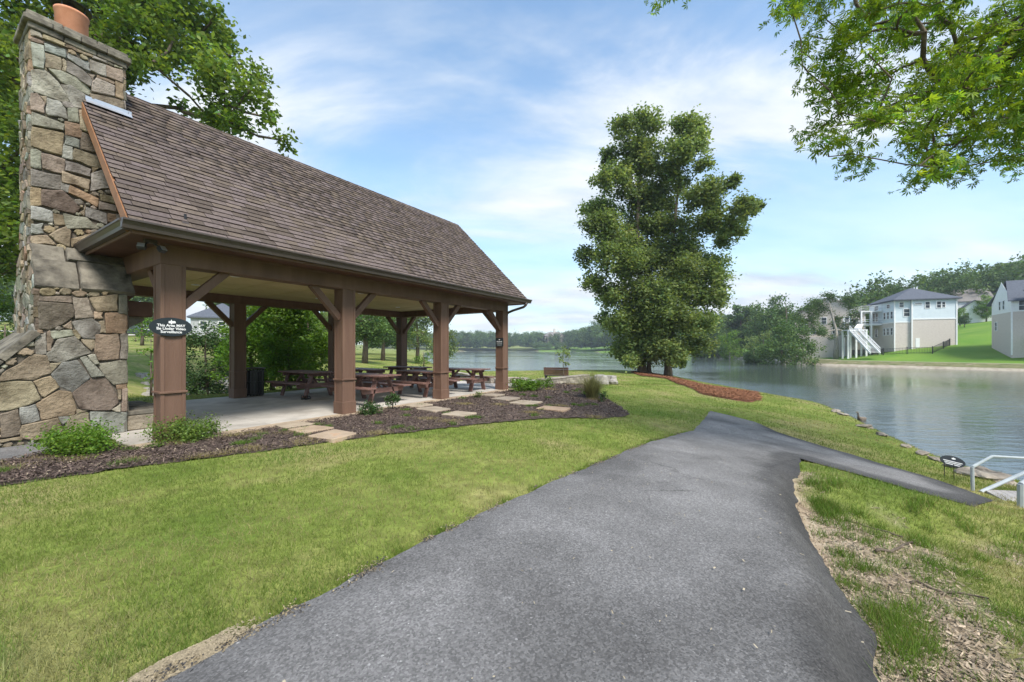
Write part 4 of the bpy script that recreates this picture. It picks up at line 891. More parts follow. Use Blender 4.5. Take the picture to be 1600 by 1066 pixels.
ROCK_NAMES = ('tan rock standing in the water beyond the handrail', 'long flat rock in the shallows beyond the handrail', 'small rock at the waterline left of the handrail post', 'small dark rock on the shore above the yard sign', 'small stone at the waterline left of the yard sign',
    'stone on the lawn bank where grass meets water', 'little stone at the waterline midway along the bank', 'dark stone below the far end of the near bank', 'stone beside the goose on the bank', 'driftwood-like rock at the bend of the bank', 'small rock just right of the bend of the bank')
for i, ((px, py, s), lab) in enumerate(zip(rk, ROCK_NAMES)):
    p = hit(px, py+4); boulder('shore_rock', p[0], p[1], s*1.2, s*.7, s*.42 if i != 1 else s*.3, lab, 'rock', M['rock'], seed=px, group='rocks along the near shore', sink=.3)
# goose on the bank
gp_ = hit(1346, 657)
def skin_body(name, pts, edges, radii, mat, parent=None, loc=(0, 0, 0), rot=(0, 0, 0), sub=2, scale=None):
    me = bpy.data.meshes.new(name); me.from_pydata(pts, edges, []); o = obj(name, me, mat, parent, loc, rot, scale)
    m = o.modifiers.new('skin', 'SKIN'); m.use_smooth_shade = True
    for v, r_ in zip(me.skin_vertices[0].data, radii): v.radius = (r_, r_) if not isinstance(r_, tuple) else r_
    me.skin_vertices[0].data[0].use_root = True
    s = o.modifiers.new('sub', 'SUBSURF'); s.levels = sub; s.render_levels = sub; return o
M['goose'] = material('goose_feathers', (0.10, 0.08, 0.06), (0.19, 0.155, 0.12), 7, 0.8)
gs = skin_body('goose', [(0, 0, .24), (-.16, 0, .24), (-.3, 0, .27), (.15, 0, .27), (.21, 0, .38), (.22, 0, .5), (.27, 0, .545), (.34, 0, .53), (0, .05, .12), (0, .05, .01), (0, -.05, .12), (0, -.05, .01)],
    [(0, 1), (1, 2), (0, 3), (3, 4), (4, 5), (5, 6), (6, 7), (0, 8), (8, 9), (0, 10), (10, 11)], [.115, .1, .035, .085, .035, .028, .036, .012, .02, .012, .02, .012], M['goose'], loc=(gp_[0], gp_[1], gz(*gp_)), rot=(0, 0, R(200)))
tag(gs, 'small brown goose standing at the water edge of the lawn bank', 'goose')
# ------------------------------------------------------------------ leaf and tree machinery
LEAF = {  # template: verts (x along leaf, y across, z fold), triangles
 'diamond': (np.array([(0, 0, 0), (.45, .3, .06), (1, 0, 0), (.45, -.3, .06)]), np.array([(0, 1, 2), (0, 2, 3)])),
 'tri': (np.array([(0, -.35, 0), (1, 0, .0), (0, .35, 0)]), np.array([(0, 1, 2)])),
}
def palmate(n=5):
    vs, fs = [], []
    for k in range(n):
        a = (k-(n-1)/2)*.62; L = 1-.13*abs(k-(n-1)/2); ca, sa = math.cos(a), math.sin(a); b = len(vs)
        for x, y, z in ((.08, 0, 0), (.58*L, .125*L, .05), (L, 0, -.12*L), (.58*L, -.125*L, .05)): vs.append((x*ca-y*sa, x*sa+y*ca, z))
        fs += [(b, b+1, b+2), (b, b+2, b+3)]
    return np.array(vs), np.array(fs)
LEAF['palm'] = palmate()
def leaves_np(pos, size, template, droop=-.15, up=.5, rng=RNG, tint=(.75, 1.25), warm=.12):
    tv, tf = LEAF[template]; n = len(pos); k = len(tv)
    d = rng.normal(0, 1, (n, 3)); d[:, 2] = d[:, 2]*(.6 if droop < -.1 else 1.0) + droop; d /= np.linalg.norm(d, axis=1, keepdims=True)
    nn = rng.normal(0, 1, (n, 3)); nn[:, 2] = np.abs(nn[:, 2]) + up; s = np.cross(nn, d); s /= np.linalg.norm(s, axis=1, keepdims=True)+1e-9; nn = np.cross(d, s)
    sz = np.asarray(size)[:, None, None]
    Vv = pos[:, None, :] + sz*(tv[None, :, 0:1]*d[:, None] + tv[None, :, 1:2]*s[:, None] + tv[None, :, 2:3]*nn[:, None])
    Ff = (tf[None] + (np.arange(n)*k)[:, None, None]).reshape(-1, 3)
    g = rng.uniform(*tint, n); w = rng.normal(0, warm, n)
    c = np.stack([g*(1+w), g*(1+.3*w), g*(1-.5*w)], 1).clip(.1, 3); c = np.repeat(c, k, 0)
    return Vv.reshape(-1, 3), Ff, c
def clump_points(clumps, per, rng, sub=7, sig=.3):
    out = []
    for c, r in clumps:
        n = max(6, int(per*r*r)); m = max(3, int(sub)); a = rng.normal(0, 1, (m, 3)); a /= np.linalg.norm(a, axis=1, keepdims=True); a[:, 2] = a[:, 2]*.8
        cent = np.array(c) + a*r*rng.uniform(.3, .95, (m, 1)); pick = rng.integers(0, m, n)
        wide = np.where(rng.random((n, 1)) < .22, 1.45, 1.0); out.append(cent[pick] + rng.normal(0, sig*r, (n, 3))*wide*np.array([1, 1, .85]))
    return np.vstack(out)
def skeleton(trunk, clumps, r_tip=.012, sides=6, bend=.12, rng=None, rmax=None):
    """limbs from a trunk polyline to every clump; thickness from the number of clumps carried"""
    nodes = [Vector(p) for p in trunk]; par = [i-1 for i in range(len(nodes))]; nt_ = len(nodes)
    cl_ = sorted([Vector(c) for c, r in clumps], key=lambda c: min((c-n).length for n in nodes[:nt_]))
    for c in cl_:
        best = None
        for i in range(1 if nt_ > 1 else 0, len(nodes)):
            dv = c - nodes[i]; cost = dv.length + .25*max(0, nodes[i].z - c.z)*3 + (0 if i < nt_ else .15)
            if best is None or cost < best[0]: best = (cost, i)
        i = best[1]; mid = (nodes[i]+c)/2 + Vector((rng.normal(0, bend), rng.normal(0, bend), -abs(rng.normal(0, bend))*.3))*(c-nodes[i]).length
        nodes.append(mid); par.append(i); nodes.append(c); par.append(len(nodes)-2)
    load = [0.0]*len(nodes)
    for i in range(len(nodes)-1, -1, -1):
        load[i] = max(load[i], 1.0)
        if par[i] >= 0: load[par[i]] += load[i]
    return nodes, par, load, nt_
def tree(name, base, trunk_pts, trunk_r, clumps, leafmat, per=120, lsize=.2, template='diamond', label=None, cat='tree', group=None, bark='bark', seed=1, sub=7, sig=.3, r_tip=.012, extra_trunks=(), warm=.12, tint=(.7, 1.25), limbs=True, droop=-.15):
    rng = np.random.default_rng(seed); b = Vector(base)
    t = empty(name, base, 0, label, cat, group)
    tr = [Vector(p)-b for p in trunk_pts]; cl_ = [(Vector(c)-b, r) for c, r in clumps]
    mb = MB(); n = len(tr); rad = [trunk_r*(1-.8*i/(n-1)) for i in range(n)]; rad[0] *= 1.35
    if n > 2: rad[1] = trunk_r*.98
    mb.tube(tr, rad, 10)
    for pts, r_ in extra_trunks:
        q = [Vector(p)-b for p in pts]; mb.tube(q, [r_*(1.3 if i == 0 else 1-.75*i/(len(q)-1)) for i in range(len(q))], 9)
    if limbs:
        nodes, par, load, nt_ = skeleton(tr, cl_, rng=rng)
        for i in range(nt_, len(nodes)):
            r1 = min(r_tip*math.sqrt(load[i]), trunk_r*.5); r0 = min(r_tip*math.sqrt(load[i]+.6)*1.1, trunk_r*.6)
            mb.tube([nodes[par[i]], nodes[i]], [r0, r1], 5, caps=False)
    mb.build('trunk', M[bark], t, smooth=True)
    P = clump_points([(np.array(c), r) for c, r in cl_], per, rng, sub, sig)
    Vv, Ff, c = leaves_np(P, rng.uniform(.7, 1.25, len(P))*lsize, template, droop, rng=rng, warm=warm, tint=tint)
    cl_id = np.concatenate([np.full(max(6, int(per*r*r)), i) for i, (q, r) in enumerate(cl_)]); c = c*np.repeat(rng.uniform(.8, 1.22, len(cl_))[cl_id], len(LEAF[template][0]))[:, None]
    obj('crown', np_mesh('crown', Vv, Ff, c), M[leafmat], t); return t

# ------------------------------------------------------------------ the pair of tall trees by the lake
def px_clumps(L, Y, spread, rng, shrink=1.0):
    out = []
    for px, py, r in L:
        rr = r/F_PX*Y*shrink; y = Y + rng.normal(0, 1)*spread; q = at(px, py, Y); out.append(((q.x, y, q.z), rr))
    return out
rgT = np.random.default_rng(5)
tA = hit(1003, 584); tB = hit(1044, 589); YA, YB = float(tA[1]), float(tB[1])
LA = [(1000, 205, 28), (965, 215, 20), (985, 235, 30), (955, 240, 18), (1020, 215, 18), (1005, 260, 32), (965, 278, 26), (940, 292, 22), (935, 320, 26), (965, 320, 34), (1000, 310, 36), (925, 358, 24), (955, 370, 36), (990, 365, 38), (922, 400, 24), (955, 415, 36), (990, 415, 36), (922, 442, 20), (948, 462, 28), (980, 460, 36), (965, 500, 28), (990, 505, 36), (975, 538, 26), (1000, 540, 28), (985, 558, 16), (948, 495, 14), (1010, 480, 34), (1012, 520, 30), (978, 562, 18), (1000, 560, 16), (1020, 552, 20), (1015, 450, 26), (1012, 400, 26), (1018, 350, 24)]
LB = [(1060, 210, 26), (1085, 205, 14), (1075, 235, 24), (1045, 250, 30), (1050, 285, 36), (1085, 268, 16), (1030, 300, 30), (1040, 335, 38), (1075, 320, 32), (1110, 315, 18), (1135, 293, 13), (1150, 278, 8), (1105, 345, 32), (1135, 340, 20), (1163, 327, 17), (1184, 322, 10), (1175, 332, 9), (1150, 332, 16), (1122, 328, 18), (1125, 360, 20), (1152, 362, 14), (1122, 300, 12), (1142, 284, 8), (1060, 375, 38), (1100, 385, 36), (1140, 370, 20), (1165, 352, 12), (1030, 400, 34), (1070, 420, 38), (1110, 425, 32), (1130, 405, 18), (1035, 450, 36), (1075, 465, 38), (1112, 462, 30), (1132, 468, 12), (1040, 500, 34), (1080, 505, 32), (1105, 498, 22), (1050, 538, 28), (1080, 540, 24), (1062, 562, 18), (1040, 556, 18), (1028, 545, 18), (1025, 470, 26), (1075, 568, 10)]
def trunk_line(px0, py0, px1, py1, Y, n=6):
    return [tuple(at(px0+(px1-px0)*k/(n-1)+3*math.sin(k*1.7), py0+(py1-py0)*k/(n-1), Y)) for k in range(n)]
zA, zB = gz(*tA), gz(*tB)
bA = (tA[0], tA[1], zA-.1); bB = (tB[0], tB[1], zB-.1)
e1 = [(tA[0]+.62, tA[1]+.1, zA-.1)] + trunk_line(1014, 570, 1012, 330, YA, 5)
tree('sweetgum_tree', bA, [bA]+trunk_line(1003, 570, 996, 215, YA), .34, px_clumps(LA, YA, 1.3, rgT, 1.0), 'leaf_twin', 900, .26, 'diamond', 'left of two tall trees by the lake, with forked double trunk', 'tree', 'tall trees on the lake point', seed=11, sub=17, sig=.19, r_tip=.03, extra_trunks=[(e1, .2)])
tree('sweetgum_tree', bB, [bB]+trunk_line(1044, 570, 1062, 225, YB), .29, px_clumps(LB, YB, 1.3, rgT, 1.0), 'leaf_twin', 900, .26, 'diamond', 'right of two tall trees by the lake, single trunk and long right-hand boughs', 'tree', 'tall trees on the lake point', seed=12, sub=17, sig=.19, r_tip=.03)

# ------------------------------------------------------------------ overhanging tree, top right
rgO = np.random.default_rng(21)
OP = np.array([(1222, -60), (1226, 25), (1262, 40), (1232, 78), (1240, 110), (1262, 140), (1245, 165), (1258, 205), (1240, 222), (1265, 258), (1302, 240), (1322, 258), (1338, 292), (1372, 258), (1398, 236), (1412, 262), (1416, 300), (1446, 314), (1470, 282), (1500, 290), (1540, 268), (1556, 300), (1600, 262), (1700, 260), (1900, 300), (2000, 100), (1900, -200), (1500, -260), (1250, -160)], float)
cl_o = []
while len(cl_o) < 640:
    px, py = rgO.uniform(1215, 2000), rgO.uniform(-260, 320)
    if inside(np.array([px]), np.array([py]), OP)[0] and seg_dist(np.array([px]), np.array([py]), OP)[0] > 9:
        Y = rgO.uniform(4.6, 8.2) if px > 1330 else rgO.uniform(5.6, 7.4)
        q = at(px, py, Y); cl_o.append((tuple(q), rgO.uniform(.12, .27)))
ob = (10.2, 3.4, gz(10.2, 3.4)-.05)
cl_o += [(tuple(at(1036, 0, 6.3)), .16), (tuple(at(1052, -10, 6.3)), .16), (tuple(at(1075, -30, 6.3)), .2), (tuple(at(1130, -70, 6.3)), .25), (tuple(at(1180, -90, 6.3)), .25)]
tree('hickory_tree', ob, [ob, (10.15, 3.45, 1.2), (10.0, 3.7, 3.0), (9.4, 4.3, 4.6), (8.4, 5.0, 5.8), (7.2, 5.6, 6.6)], .24, cl_o, 'leaf_over', 900, .105, 'palm', 'leafy tree boughs hanging into the top right corner', 'tree', seed=22, sub=5, sig=.34, r_tip=.0075, warm=.2, tint=(.6, 1.3), droop=-.45)

# ------------------------------------------------------------------ big oak behind the chimney
rgK = np.random.default_rng(31)
KP = np.array([(-420, -300), (200, -420), (330, -150), (338, 0), (375, 40), (402, 80), (440, 130), (425, 165), (455, 200), (470, 248), (430, 255), (380, 235), (300, 195), (200, 150), (195, 330), (30, 470), (-120, 440), (-420, 330)], float)
cl_k = []
while len(cl_k) < 330:
    px, py = rgK.uniform(-420, 480), rgK.uniform(-420, 460); e = seg_dist(np.array([px]), np.array([py]), KP)[0]
    if inside(np.array([px]), np.array([py]), KP)[0] and e > 14:
        Y = rgK.uniform(13.0, 17.5); q = at(px, py, Y); cl_k.append((tuple(q), min(rgK.uniform(.6, 1.1), e/F_PX*Y*1.0)))
kb = at(60, 560, 15.6); kz = gz(kb.x, kb.y); kb = (kb.x, kb.y, kz-.1)
tree('oak_tree', kb, [kb, (kb[0]+.1, kb[1], 2.5), (kb[0]+.3, kb[1], 5), (kb[0]+.7, kb[1]-.2, 8), (kb[0]+1.0, kb[1], 11), (kb[0]+1.2, kb[1], 14)], .42, cl_k, 'leaf_oak', 620, .2, 'diamond', 'large oak tree rising behind the chimney and roof', 'tree', seed=32, sub=9, sig=.27, r_tip=.035, warm=.15, tint=(.55, 1.35))

# ------------------------------------------------------------------ small trees and shrubs behind the pavilion
def blob_clumps(c, rx, ry, rz_, n, rng, r):
    out = []
    while len(out) < n:
        p = rng.uniform(-1, 1, 3)
        if (p*p).sum() < 1 and (p*p).sum() > .12: out.append(((c[0]+p[0]*rx, c[1]+p[1]*ry, c[2]+p[2]*rz_), r*rng.uniform(.75, 1.25)))
    return out
def small_tree(px, Y, top_py, w_px, leaf, lab, cat='tree', n=22, per=700, ls=.12, bot=.35, seed=1, group='trees behind the pavilion', name='small_tree', tr=.07, bark='bark', template='diamond'):
    rng = np.random.default_rng(seed); x = (px-800)/F_PX*Y; z = gz(x, Y); top = CAM_H + (HORIZON-top_py)/F_PX*Y; w = w_px/F_PX*Y/2; h = top-z
    zc_ = z + h*(bot+(1-bot)/2); r = w*.38; cl_ = blob_clumps((x, Y, zc_), w*.8, w*.8, h*(1-bot)/2*.88, n, rng, r)
    return tree(name, (x, Y, z-.05), [(x, Y, z-.05), (x+.03*w, Y, z+h*.3), (x-.03*w, Y, z+h*.6), (x, Y, z+h*.85)], tr, cl_, leaf, per, ls, template, lab, cat, group, bark, seed, 12, .22, r_tip=max(.008, tr*.12))
small_tree(322, 17.0, 500, 95, 'leaf_dark', 'dark green rounded shrub behind the nearest post and the creek', 'shrub', 40, 1000, .1, .02, 41, name='shrub')
small_tree(360, 15.6, 478, 60, 'leaf_bright', 'light green sapling in front of the dark shrub, behind a rear post', 'tree', 16, 900, .12, .1, 42)
small_tree(425, 15.2, 430, 120, 'leaf_bright', 'bright green leafy tree right behind the trash can', 'tree', 60, 900, .12, .04, 43)
small_tree(482, 16.6, 435, 90, 'leaf_bright', 'bright yellow-green tree behind the left picnic table', 'tree', 46, 900, .12, .04, 44)
small_tree(392, 14.9, 492, 80, 'leaf_bright', 'low light green bush just left of the trash can behind the slab', 'shrub', 30, 1000, .1, .0, 39, name='shrub')
small_tree(452, 14.7, 520, 90, 'leaf_bright', 'low bright bush behind the left picnic table benches', 'shrub', 30, 1000, .1, .0, 40, name='shrub')
small_tree(570, 46, 470, 90, 'leaf_far', 'grey-green tree with bare trunk on the grassy bank', 'tree', 26, 120, .3, .33, 45, tr=.28)
small_tree(598, 58, 478, 80, 'leaf_far', 'broad tree behind the rear corner post, left side', 'tree', 24, 90, .34, .2, 46, tr=.25)
small_tree(652, 62, 462, 66, 'leaf_twin', 'slim dark tree just right of the rear corner post', 'tree', 24, 90, .34, .14, 47, tr=.25)
small_tree(628, 70, 465, 80, 'leaf_far', 'tree farther back on the left bank behind the rear corner post', 'tree', 24, 80, .36, .15, 48, tr=.25)
small_tree(692, 66, 500, 50, 'leaf_twin', 'rounded tree at the end of the left bank over the water', 'tree', 22, 100, .34, .06, 49, tr=.25)
small_tree(662, 52, 545, 40, 'leaf_bright', 'low bright bush on the left bank under the trees', 'shrub', 10, 160, .2, .0, 50, name='shrub')
small_tree(540, 60, 470, 70, 'leaf_far', 'tree on the left bank seen left of the grassy clearing', 'tree', 22, 80, .36, .1, 51, tr=.25)
small_tree(510, 40, 470, 80, 'leaf_twin', 'darker tree seen behind the second front post', 'tree', 22, 140, .3, .05, 52, tr=.2)
small_tree(8, 13.5, 490, 70, 'leaf_dark', 'dark evergreen shrub at the left edge beside the chimney wing', 'shrub', 18, 1000, .09, .0, 53, name='shrub')
small_tree(-30, 17, 430, 130, 'leaf_oak', 'leafy bush behind the evergreen at the left edge', 'shrub', 20, 600, .13, .0, 54, name='shrub')
small_tree(222, 38, 495, 46, 'leaf_bright', 'round green tree on the lawn between chimney and nearest post', 'tree', 18, 160, .2, .3, 55, tr=.12)
small_tree(236, 13.2, 520, 40, 'leaf_bright', 'leafy young tree just left of the nearest post', 'tree', 12, 900, .1, .05, 56, tr=.03)
for k, (px, lab) in enumerate(((212, 'leftmost round hedge ball by the far road'), (224, 'middle round hedge ball by the far road'), (236, 'right round hedge ball by the far road'))):
    small_tree(px, 44, 527, 15, 'leaf_dark', lab, 'shrub', 9, 260, .1, .0, 57+k, 'hedge balls by the road', 'hedge_shrub', .05)

# bedding plants: low branching shrubs, spiky ornamental grass, sapling
def low_shrub(px, py, w, h, leaf, lab, seed, n=12, ls=.07, name='shrub', zz=-.03, per=4200):
    p = on_plane(px, py, zz); rng = np.random.default_rng(seed); z = gz(*p)+.02; cl_ = blob_clumps((p[0], p[1], z+h*.5), w*.42, w*.42, h*.4, n, rng, w*.2)
    return tree(name, (p[0], p[1], z-.03), [(p[0], p[1], z-.03), (p[0]+.01, p[1], z+h*.3), (p[0], p[1]+.01, z+h*.6)], .012, cl_, leaf, per, ls, 'diamond', lab, 'shrub', 'shrubs in the mulch bed', 'bark', seed, 8, .32, r_tip=.004, tint=(.6, 1.4))
low_shrub(128, 713, .95, .36, 'leaf_bright', 'spreading light green shrub in the mulch before the chimney', 61, 22, .036, per=7000)
low_shrub(287, 693, .95, .42, 'leaf_oak', 'bushy green shrub at the foot of the nearest post', 62, 24, .036, per=7000)
low_shrub(577, 652, .5, .28, 'leaf_dark', 'small dark shrub at the foot of the second front post', 63, 16, .045, per=7000)
low_shrub(613, 642, .4, .38, 'leaf_dark', 'small upright shrub right of the second post', 64, 16, .045, per=8000)
low_shrub(747, 624, .34, .2, 'leaf_oak', 'tiny low shrub before the third front post', 65, 8, .05)
low_shrub(812, 613, .9, .38, 'leaf_bright', 'green leafy shrub right of the farthest front post', 66, 14, .06)
low_shrub(836, 611, .85, .42, 'leaf_bright', 'light green shrub before the near end of the seat wall', 67, 14, .06)
low_shrub(857, 607, .5, .34, 'leaf_bright', 'small round shrub touching the seat wall', 68, 9, .06)
low_shrub(943, 622, .42, .3, 'leaf_dark', 'small dark shrub right of the ornamental grass', 69, 9, .05)
og = on_plane(925, 618, -.03); oz = gz(*og)
ogr = empty('ornamental_grass', (og[0], og[1], oz), 0, 'tuft of tall arching ornamental grass at the mulch bed end', 'ornamental grass')
rgG = np.random.default_rng(71); vs_, fs_, cs_ = [], [], []
for k in range(900):
    a = rgG.uniform(0, 2*math.pi); L = rgG.uniform(.5, 1.0); ln = rgG.uniform(.15, 1.35); b0 = rgG.normal(0, .06, 2); w = .009; q = len(vs_); sx, sy = -math.sin(a)*w, math.cos(a)*w
    for t in (0, .5, 1):
        r_ = ln*L*t**1.6*.75; z = L*t*(1-.28*ln*t); x, y = b0[0]+r_*math.cos(a), b0[1]+r_*math.sin(a)
        vs_ += [(x-sx*(1-t*.9), y-sy*(1-t*.9), z), (x+sx*(1-t*.9), y+sy*(1-t*.9), z)]
    fs_ += [(q, q+1, q+3, q+2), (q+2, q+3, q+5, q+4)]; g = rgG.uniform(.6, 1.2); cs_ += [(g*.95, g*1.05, g*.85)]*6
obj('blades', np_mesh('blades', np.array(vs_), np.array(fs_), np.array(cs_)), M['straw_blade'], ogr)
sp = at(880, 585, 21.0); spz = gz(sp.x, sp.y); rgS = np.random.default_rng(72)
tree('sapling', (sp.x, sp.y, spz), [(sp.x, sp.y, spz-.05), (sp.x+.02, sp.y, spz+.7), (sp.x-.02, sp.y, spz+1.3), (sp.x, sp.y, spz+1.75)], .025,
     px_clumps([(881, 550, 7), (874, 556, 6), (887, 557, 6), (878, 564, 7), (884, 568, 5), (880, 545, 5), (873, 548, 4), (888, 548, 4)], 21.0, .12, rgS), 'leaf_twin', 900, .12, 'diamond', 'thin young sapling planted beside the bench', 'tree', seed=73, r_tip=.005)
# ------------------------------------------------------------------ far trees: prototypes, copies, and woods that read as one mass
def proto(seed, shape, h=12.0, leaves=4600, ls=.4):
    rng = np.random.default_rng(seed); n = 26
    bot, w = {'round': (.16, .36), 'tall': (.12, .24), 'oak': (.28, .48), 'willow': (.04, .42)}[shape]
    cl_ = []
    while len(cl_) < n:
        p = rng.uniform(-1, 1, 3); q = (p*p).sum()
        if .1 < q < 1:
            k = 1.0 if shape != 'willow' else (1.15-.35*p[2]); cl_.append((np.array([p[0]*w*h*.8*k, p[1]*w*h*.8*k, h*(bot+(1-bot)*(.5+.46*p[2]))]), w*h*rng.uniform(.26, .42)))
    P = clump_points(cl_, leaves/n/((w*h*.34)**2), rng, 8, .27)
    Vv, Ff, c = leaves_np(P, rng.uniform(.7, 1.3, len(P))*ls, 'tri', 0.0, .0, rng, (.55, 1.4), .12)
    mb = MB(); tr = [Vector((0, 0, -.6)), Vector((.02*h, 0, .3*h)), Vector((-.01*h, .01*h, .62*h)), Vector((0, 0, .85*h))]; mb.tube(tr, [.026*h, .02*h, .012*h, .004*h], 7)
    nodes, par, load, nt_ = skeleton(tr, [(Vector(c_), r) for c_, r in cl_[:14]], rng=rng)
    for i in range(nt_, len(nodes)): mb.tube([nodes[par[i]], nodes[i]], [.05*math.sqrt(load[i])*h/12, .035*math.sqrt(load[i])*h/12], 4, caps=False)
    return mb, (Vv, Ff, c)
PROTO = {}
for k, (s, sh_) in enumerate(((201, 'round'), (202, 'round'), (203, 'tall'), (204, 'oak'), (205, 'willow'), (206, 'tall'))): PROTO[k] = proto(s, sh_)
PM = {}
def far_tree(px, Y, top_py, kind, lab, leaf='leaf_far', bark='bark', name='shore_tree', grp='trees on the opposite shore', wk=1.0, base_py=None):
    x = (px-800)/F_PX*Y; z = gz(x, Y) if base_py is None else CAM_H+(HORIZON-base_py)/F_PX*Y
    h = CAM_H + (HORIZON-top_py)/F_PX*Y - z; s = h/12
    key = (kind, leaf, bark)
    if key not in PM:
        mb, (Vv, Ff, c) = PROTO[kind]; me1 = mb.mesh('trunk', True); me1.materials.append(M[bark]); me2 = np_mesh('crown', Vv, Ff, c); me2.materials.append(M[leaf]); PM[key] = (me1, me2)
    t = empty(name, (x, Y, z), random.uniform(0, 6), lab, 'tree', grp); t.scale = (s*wk, s*wk, s)
    obj('trunk', PM[key][0], None, t); obj('crown', PM[key][1], None, t); return t
for a in ((1098, 150, 505, 0, 'pale trunked tree just right of the tall lake trees, far shore', 'leaf_far', 'bark_pale'), (1118, 165, 500, 1, 'rounded far-shore tree right of the pale trunked one', 'leaf_far', 'bark'), (1140, 150, 494, 0, 'far-shore tree behind the small light green tree', 'leaf_far', 'bark'),
          (1158, 140, 470, 2, 'tall narrow tree standing above the far-shore tree line', 'leaf_far', 'bark'), (1141, 118, 519, 0, 'small light green tree with white leaning trunk at the far waterline', 'leaf_bright', 'bark_pale'), (1180, 128, 486, 1, 'far-shore tree right of the tall narrow tree', 'leaf_far', 'bark'),
          (1205, 118, 466, 0, 'tall bushy far-shore tree rising above the middle of the row', 'leaf_far', 'bark'), (1228, 112, 467, 1, 'tall tree behind the drooping waterside tree', 'leaf_far', 'bark'), (1192, 92, 512, 1, 'lighter low tree at the left of the drooping waterside tree', 'leaf_twin', 'bark'),
          (1222, 76, 500, 4, 'drooping willow-like tree at the far waterline', 'leaf_far', 'bark'), (1244, 78, 506, 4, 'drooping tree just right of the willow-like one', 'leaf_far', 'bark'), (1262, 104, 470, 5, 'tall tree left of the pale trunked oak', 'leaf_far', 'bark'),
          (1178, 84, 540, 1, 'dark low bushy tree at the bend of the far waterline', 'leaf_dark', 'bark'), (1282, 100, 474, 1, 'tree behind the left boughs of the pale trunked oak', 'leaf_far', 'bark'), (1336, 118, 452, 1, 'dark tree standing behind the tan house', 'leaf_far', 'bark'),
          (1500, 100, 482, 0, 'yellow-green small tree right of the blue house', 'leaf_bright', 'bark'), (1507, 96, 490, 1, 'dark evergreen right of the blue house', 'leaf_dark', 'bark'), (1541, 104, 462, 0, 'light green tree left of the white gabled house', 'leaf_bright', 'bark'),
          (1560, 135, 445, 0, 'yellow-green tree above the roofs left of the white gabled house', 'leaf_bright', 'bark'), (1520, 135, 452, 1, 'bright tree above the grey far roofs', 'leaf_bright', 'bark')):
    far_tree(*a[:5], leaf=a[5], bark=a[6])
# pale trunked oak in front of the tan house
rgQ = np.random.default_rng(81); oq = hit(1306, 561); YQ = float(oq[1]); oz_ = gz(*oq)
tree('oak_tree', (oq[0], oq[1], oz_), [(oq[0], oq[1], oz_-.1)]+[tuple(at(px, py, YQ)) for px, py in ((1307, 540), (1306, 515), (1300, 492), (1296, 475))], .42,
     px_clumps([(1300, 466, 11), (1285, 472, 12), (1318, 470, 10), (1270, 482, 12), (1300, 482, 12), (1328, 478, 8), (1262, 495, 11), (1282, 492, 12), (1335, 492, 9), (1258, 508, 10), (1276, 508, 11), (1322, 505, 10), (1338, 503, 7), (1268, 520, 9), (1284, 519, 8), (1326, 517, 9), (1312, 498, 7), (1250, 500, 8), (1288, 528, 5)], YQ, 1.6, rgQ), 'leaf_far', 330, .32, 'diamond', 'spreading oak with pale trunk on the opposite lawn', 'tree', bark='bark_pale', seed=82, sub=8, r_tip=.06)
def wood(name, spots, leaf, label):
    Vs, Fs, Cs = [], [], []; off = 0; rng = np.random.default_rng(len(spots))
    for x, y, h in spots:
        Vv, Ff, c = PROTO[int(rng.integers(0, 4))][1]; s = h/12; a = rng.uniform(0, 6.28); ca, sa = math.cos(a), math.sin(a); k = rng.uniform(.9, 1.35)
        n = int(len(Ff)*.55); sel = rng.permutation(len(Ff))[:n]; V3 = Vv.reshape(-1, 3, 3)[sel].reshape(-1, 3)
        cen = np.repeat(V3.reshape(-1, 3, 3).mean(1), 3, 0); V3 = cen + (V3-cen)*1.3
        W_ = np.c_[(V3[:, 0]*ca-V3[:, 1]*sa)*s*k+x, (V3[:, 0]*sa+V3[:, 1]*ca)*s*k+y, V3[:, 2]*s+gz(x, y)]
        Vs.append(W_); Fs.append(np.arange(len(W_)).reshape(-1, 3)+off); Cs.append(c.reshape(-1, 3, 3)[sel].reshape(-1, 3)*rng.uniform(.75, 1.15)); off += len(W_)
    o = obj(name, np_mesh(name, np.vstack(Vs), np.vstack(Fs), np.vstack(Cs)), M[leaf]); return tag(o, label, 'trees', kind='stuff')
rgW = np.random.default_rng(91)
sp1 = []
while len(sp1) < 120:                                   # wooded hill behind the houses
    az, Y = rgW.uniform(.80, 1.55), rgW.uniform(112, 215); x = az*Y
    sp1.append((x, Y, rgW.uniform(13, 19)))
wood('hill_wood', sp1, 'leaf_far', 'dense green wood on the hill behind the houses')
sp2 = []
while len(sp2) < 110:                                   # flat shore wood between the lake trees and the houses
    az, Y = rgW.uniform(.46, .84), rgW.uniform(135, 215); sp2.append((az*Y, Y, rgW.uniform(12, 17)))
wood('shore_wood', sp2, 'leaf_far', 'band of trees on the flat opposite shore')
sp3 = []
while len(sp3) < 420:                                   # far end of the lake
    az = rgW.uniform(-.34, .52); x0_ = az*450
    Y = rgW.uniform(455, 530) if az < .1 else rgW.uniform(440, 520) if az < .17 else rgW.uniform(330, 460)
    x = az*Y
    if inside(np.array([x]), np.array([Y]), LAKE)[0] or seg_dist(np.array([x]), np.array([Y]), LAKE)[0] < 6: continue
    sp3.append((x, Y, (rgW.uniform(8, 10.5) if .05 < az < .15 and Y < 475 else rgW.uniform(17, 23)) + 8*sstep(.13, .3, az)))
wood('far_shore_wood', sp3, 'leaf_far', 'hazy blue-green wood along the far end of the lake')
sp4 = []
while len(sp4) < 46:                                    # wood on the left bank behind the pavilion
    az, Y = rgW.uniform(-.72, -.24), rgW.uniform(85, 150); x = az*Y
    if seg_dist(np.array([x]), np.array([Y]), LAKE)[0] > 5: sp4.append((x, Y, rgW.uniform(10, 14)))
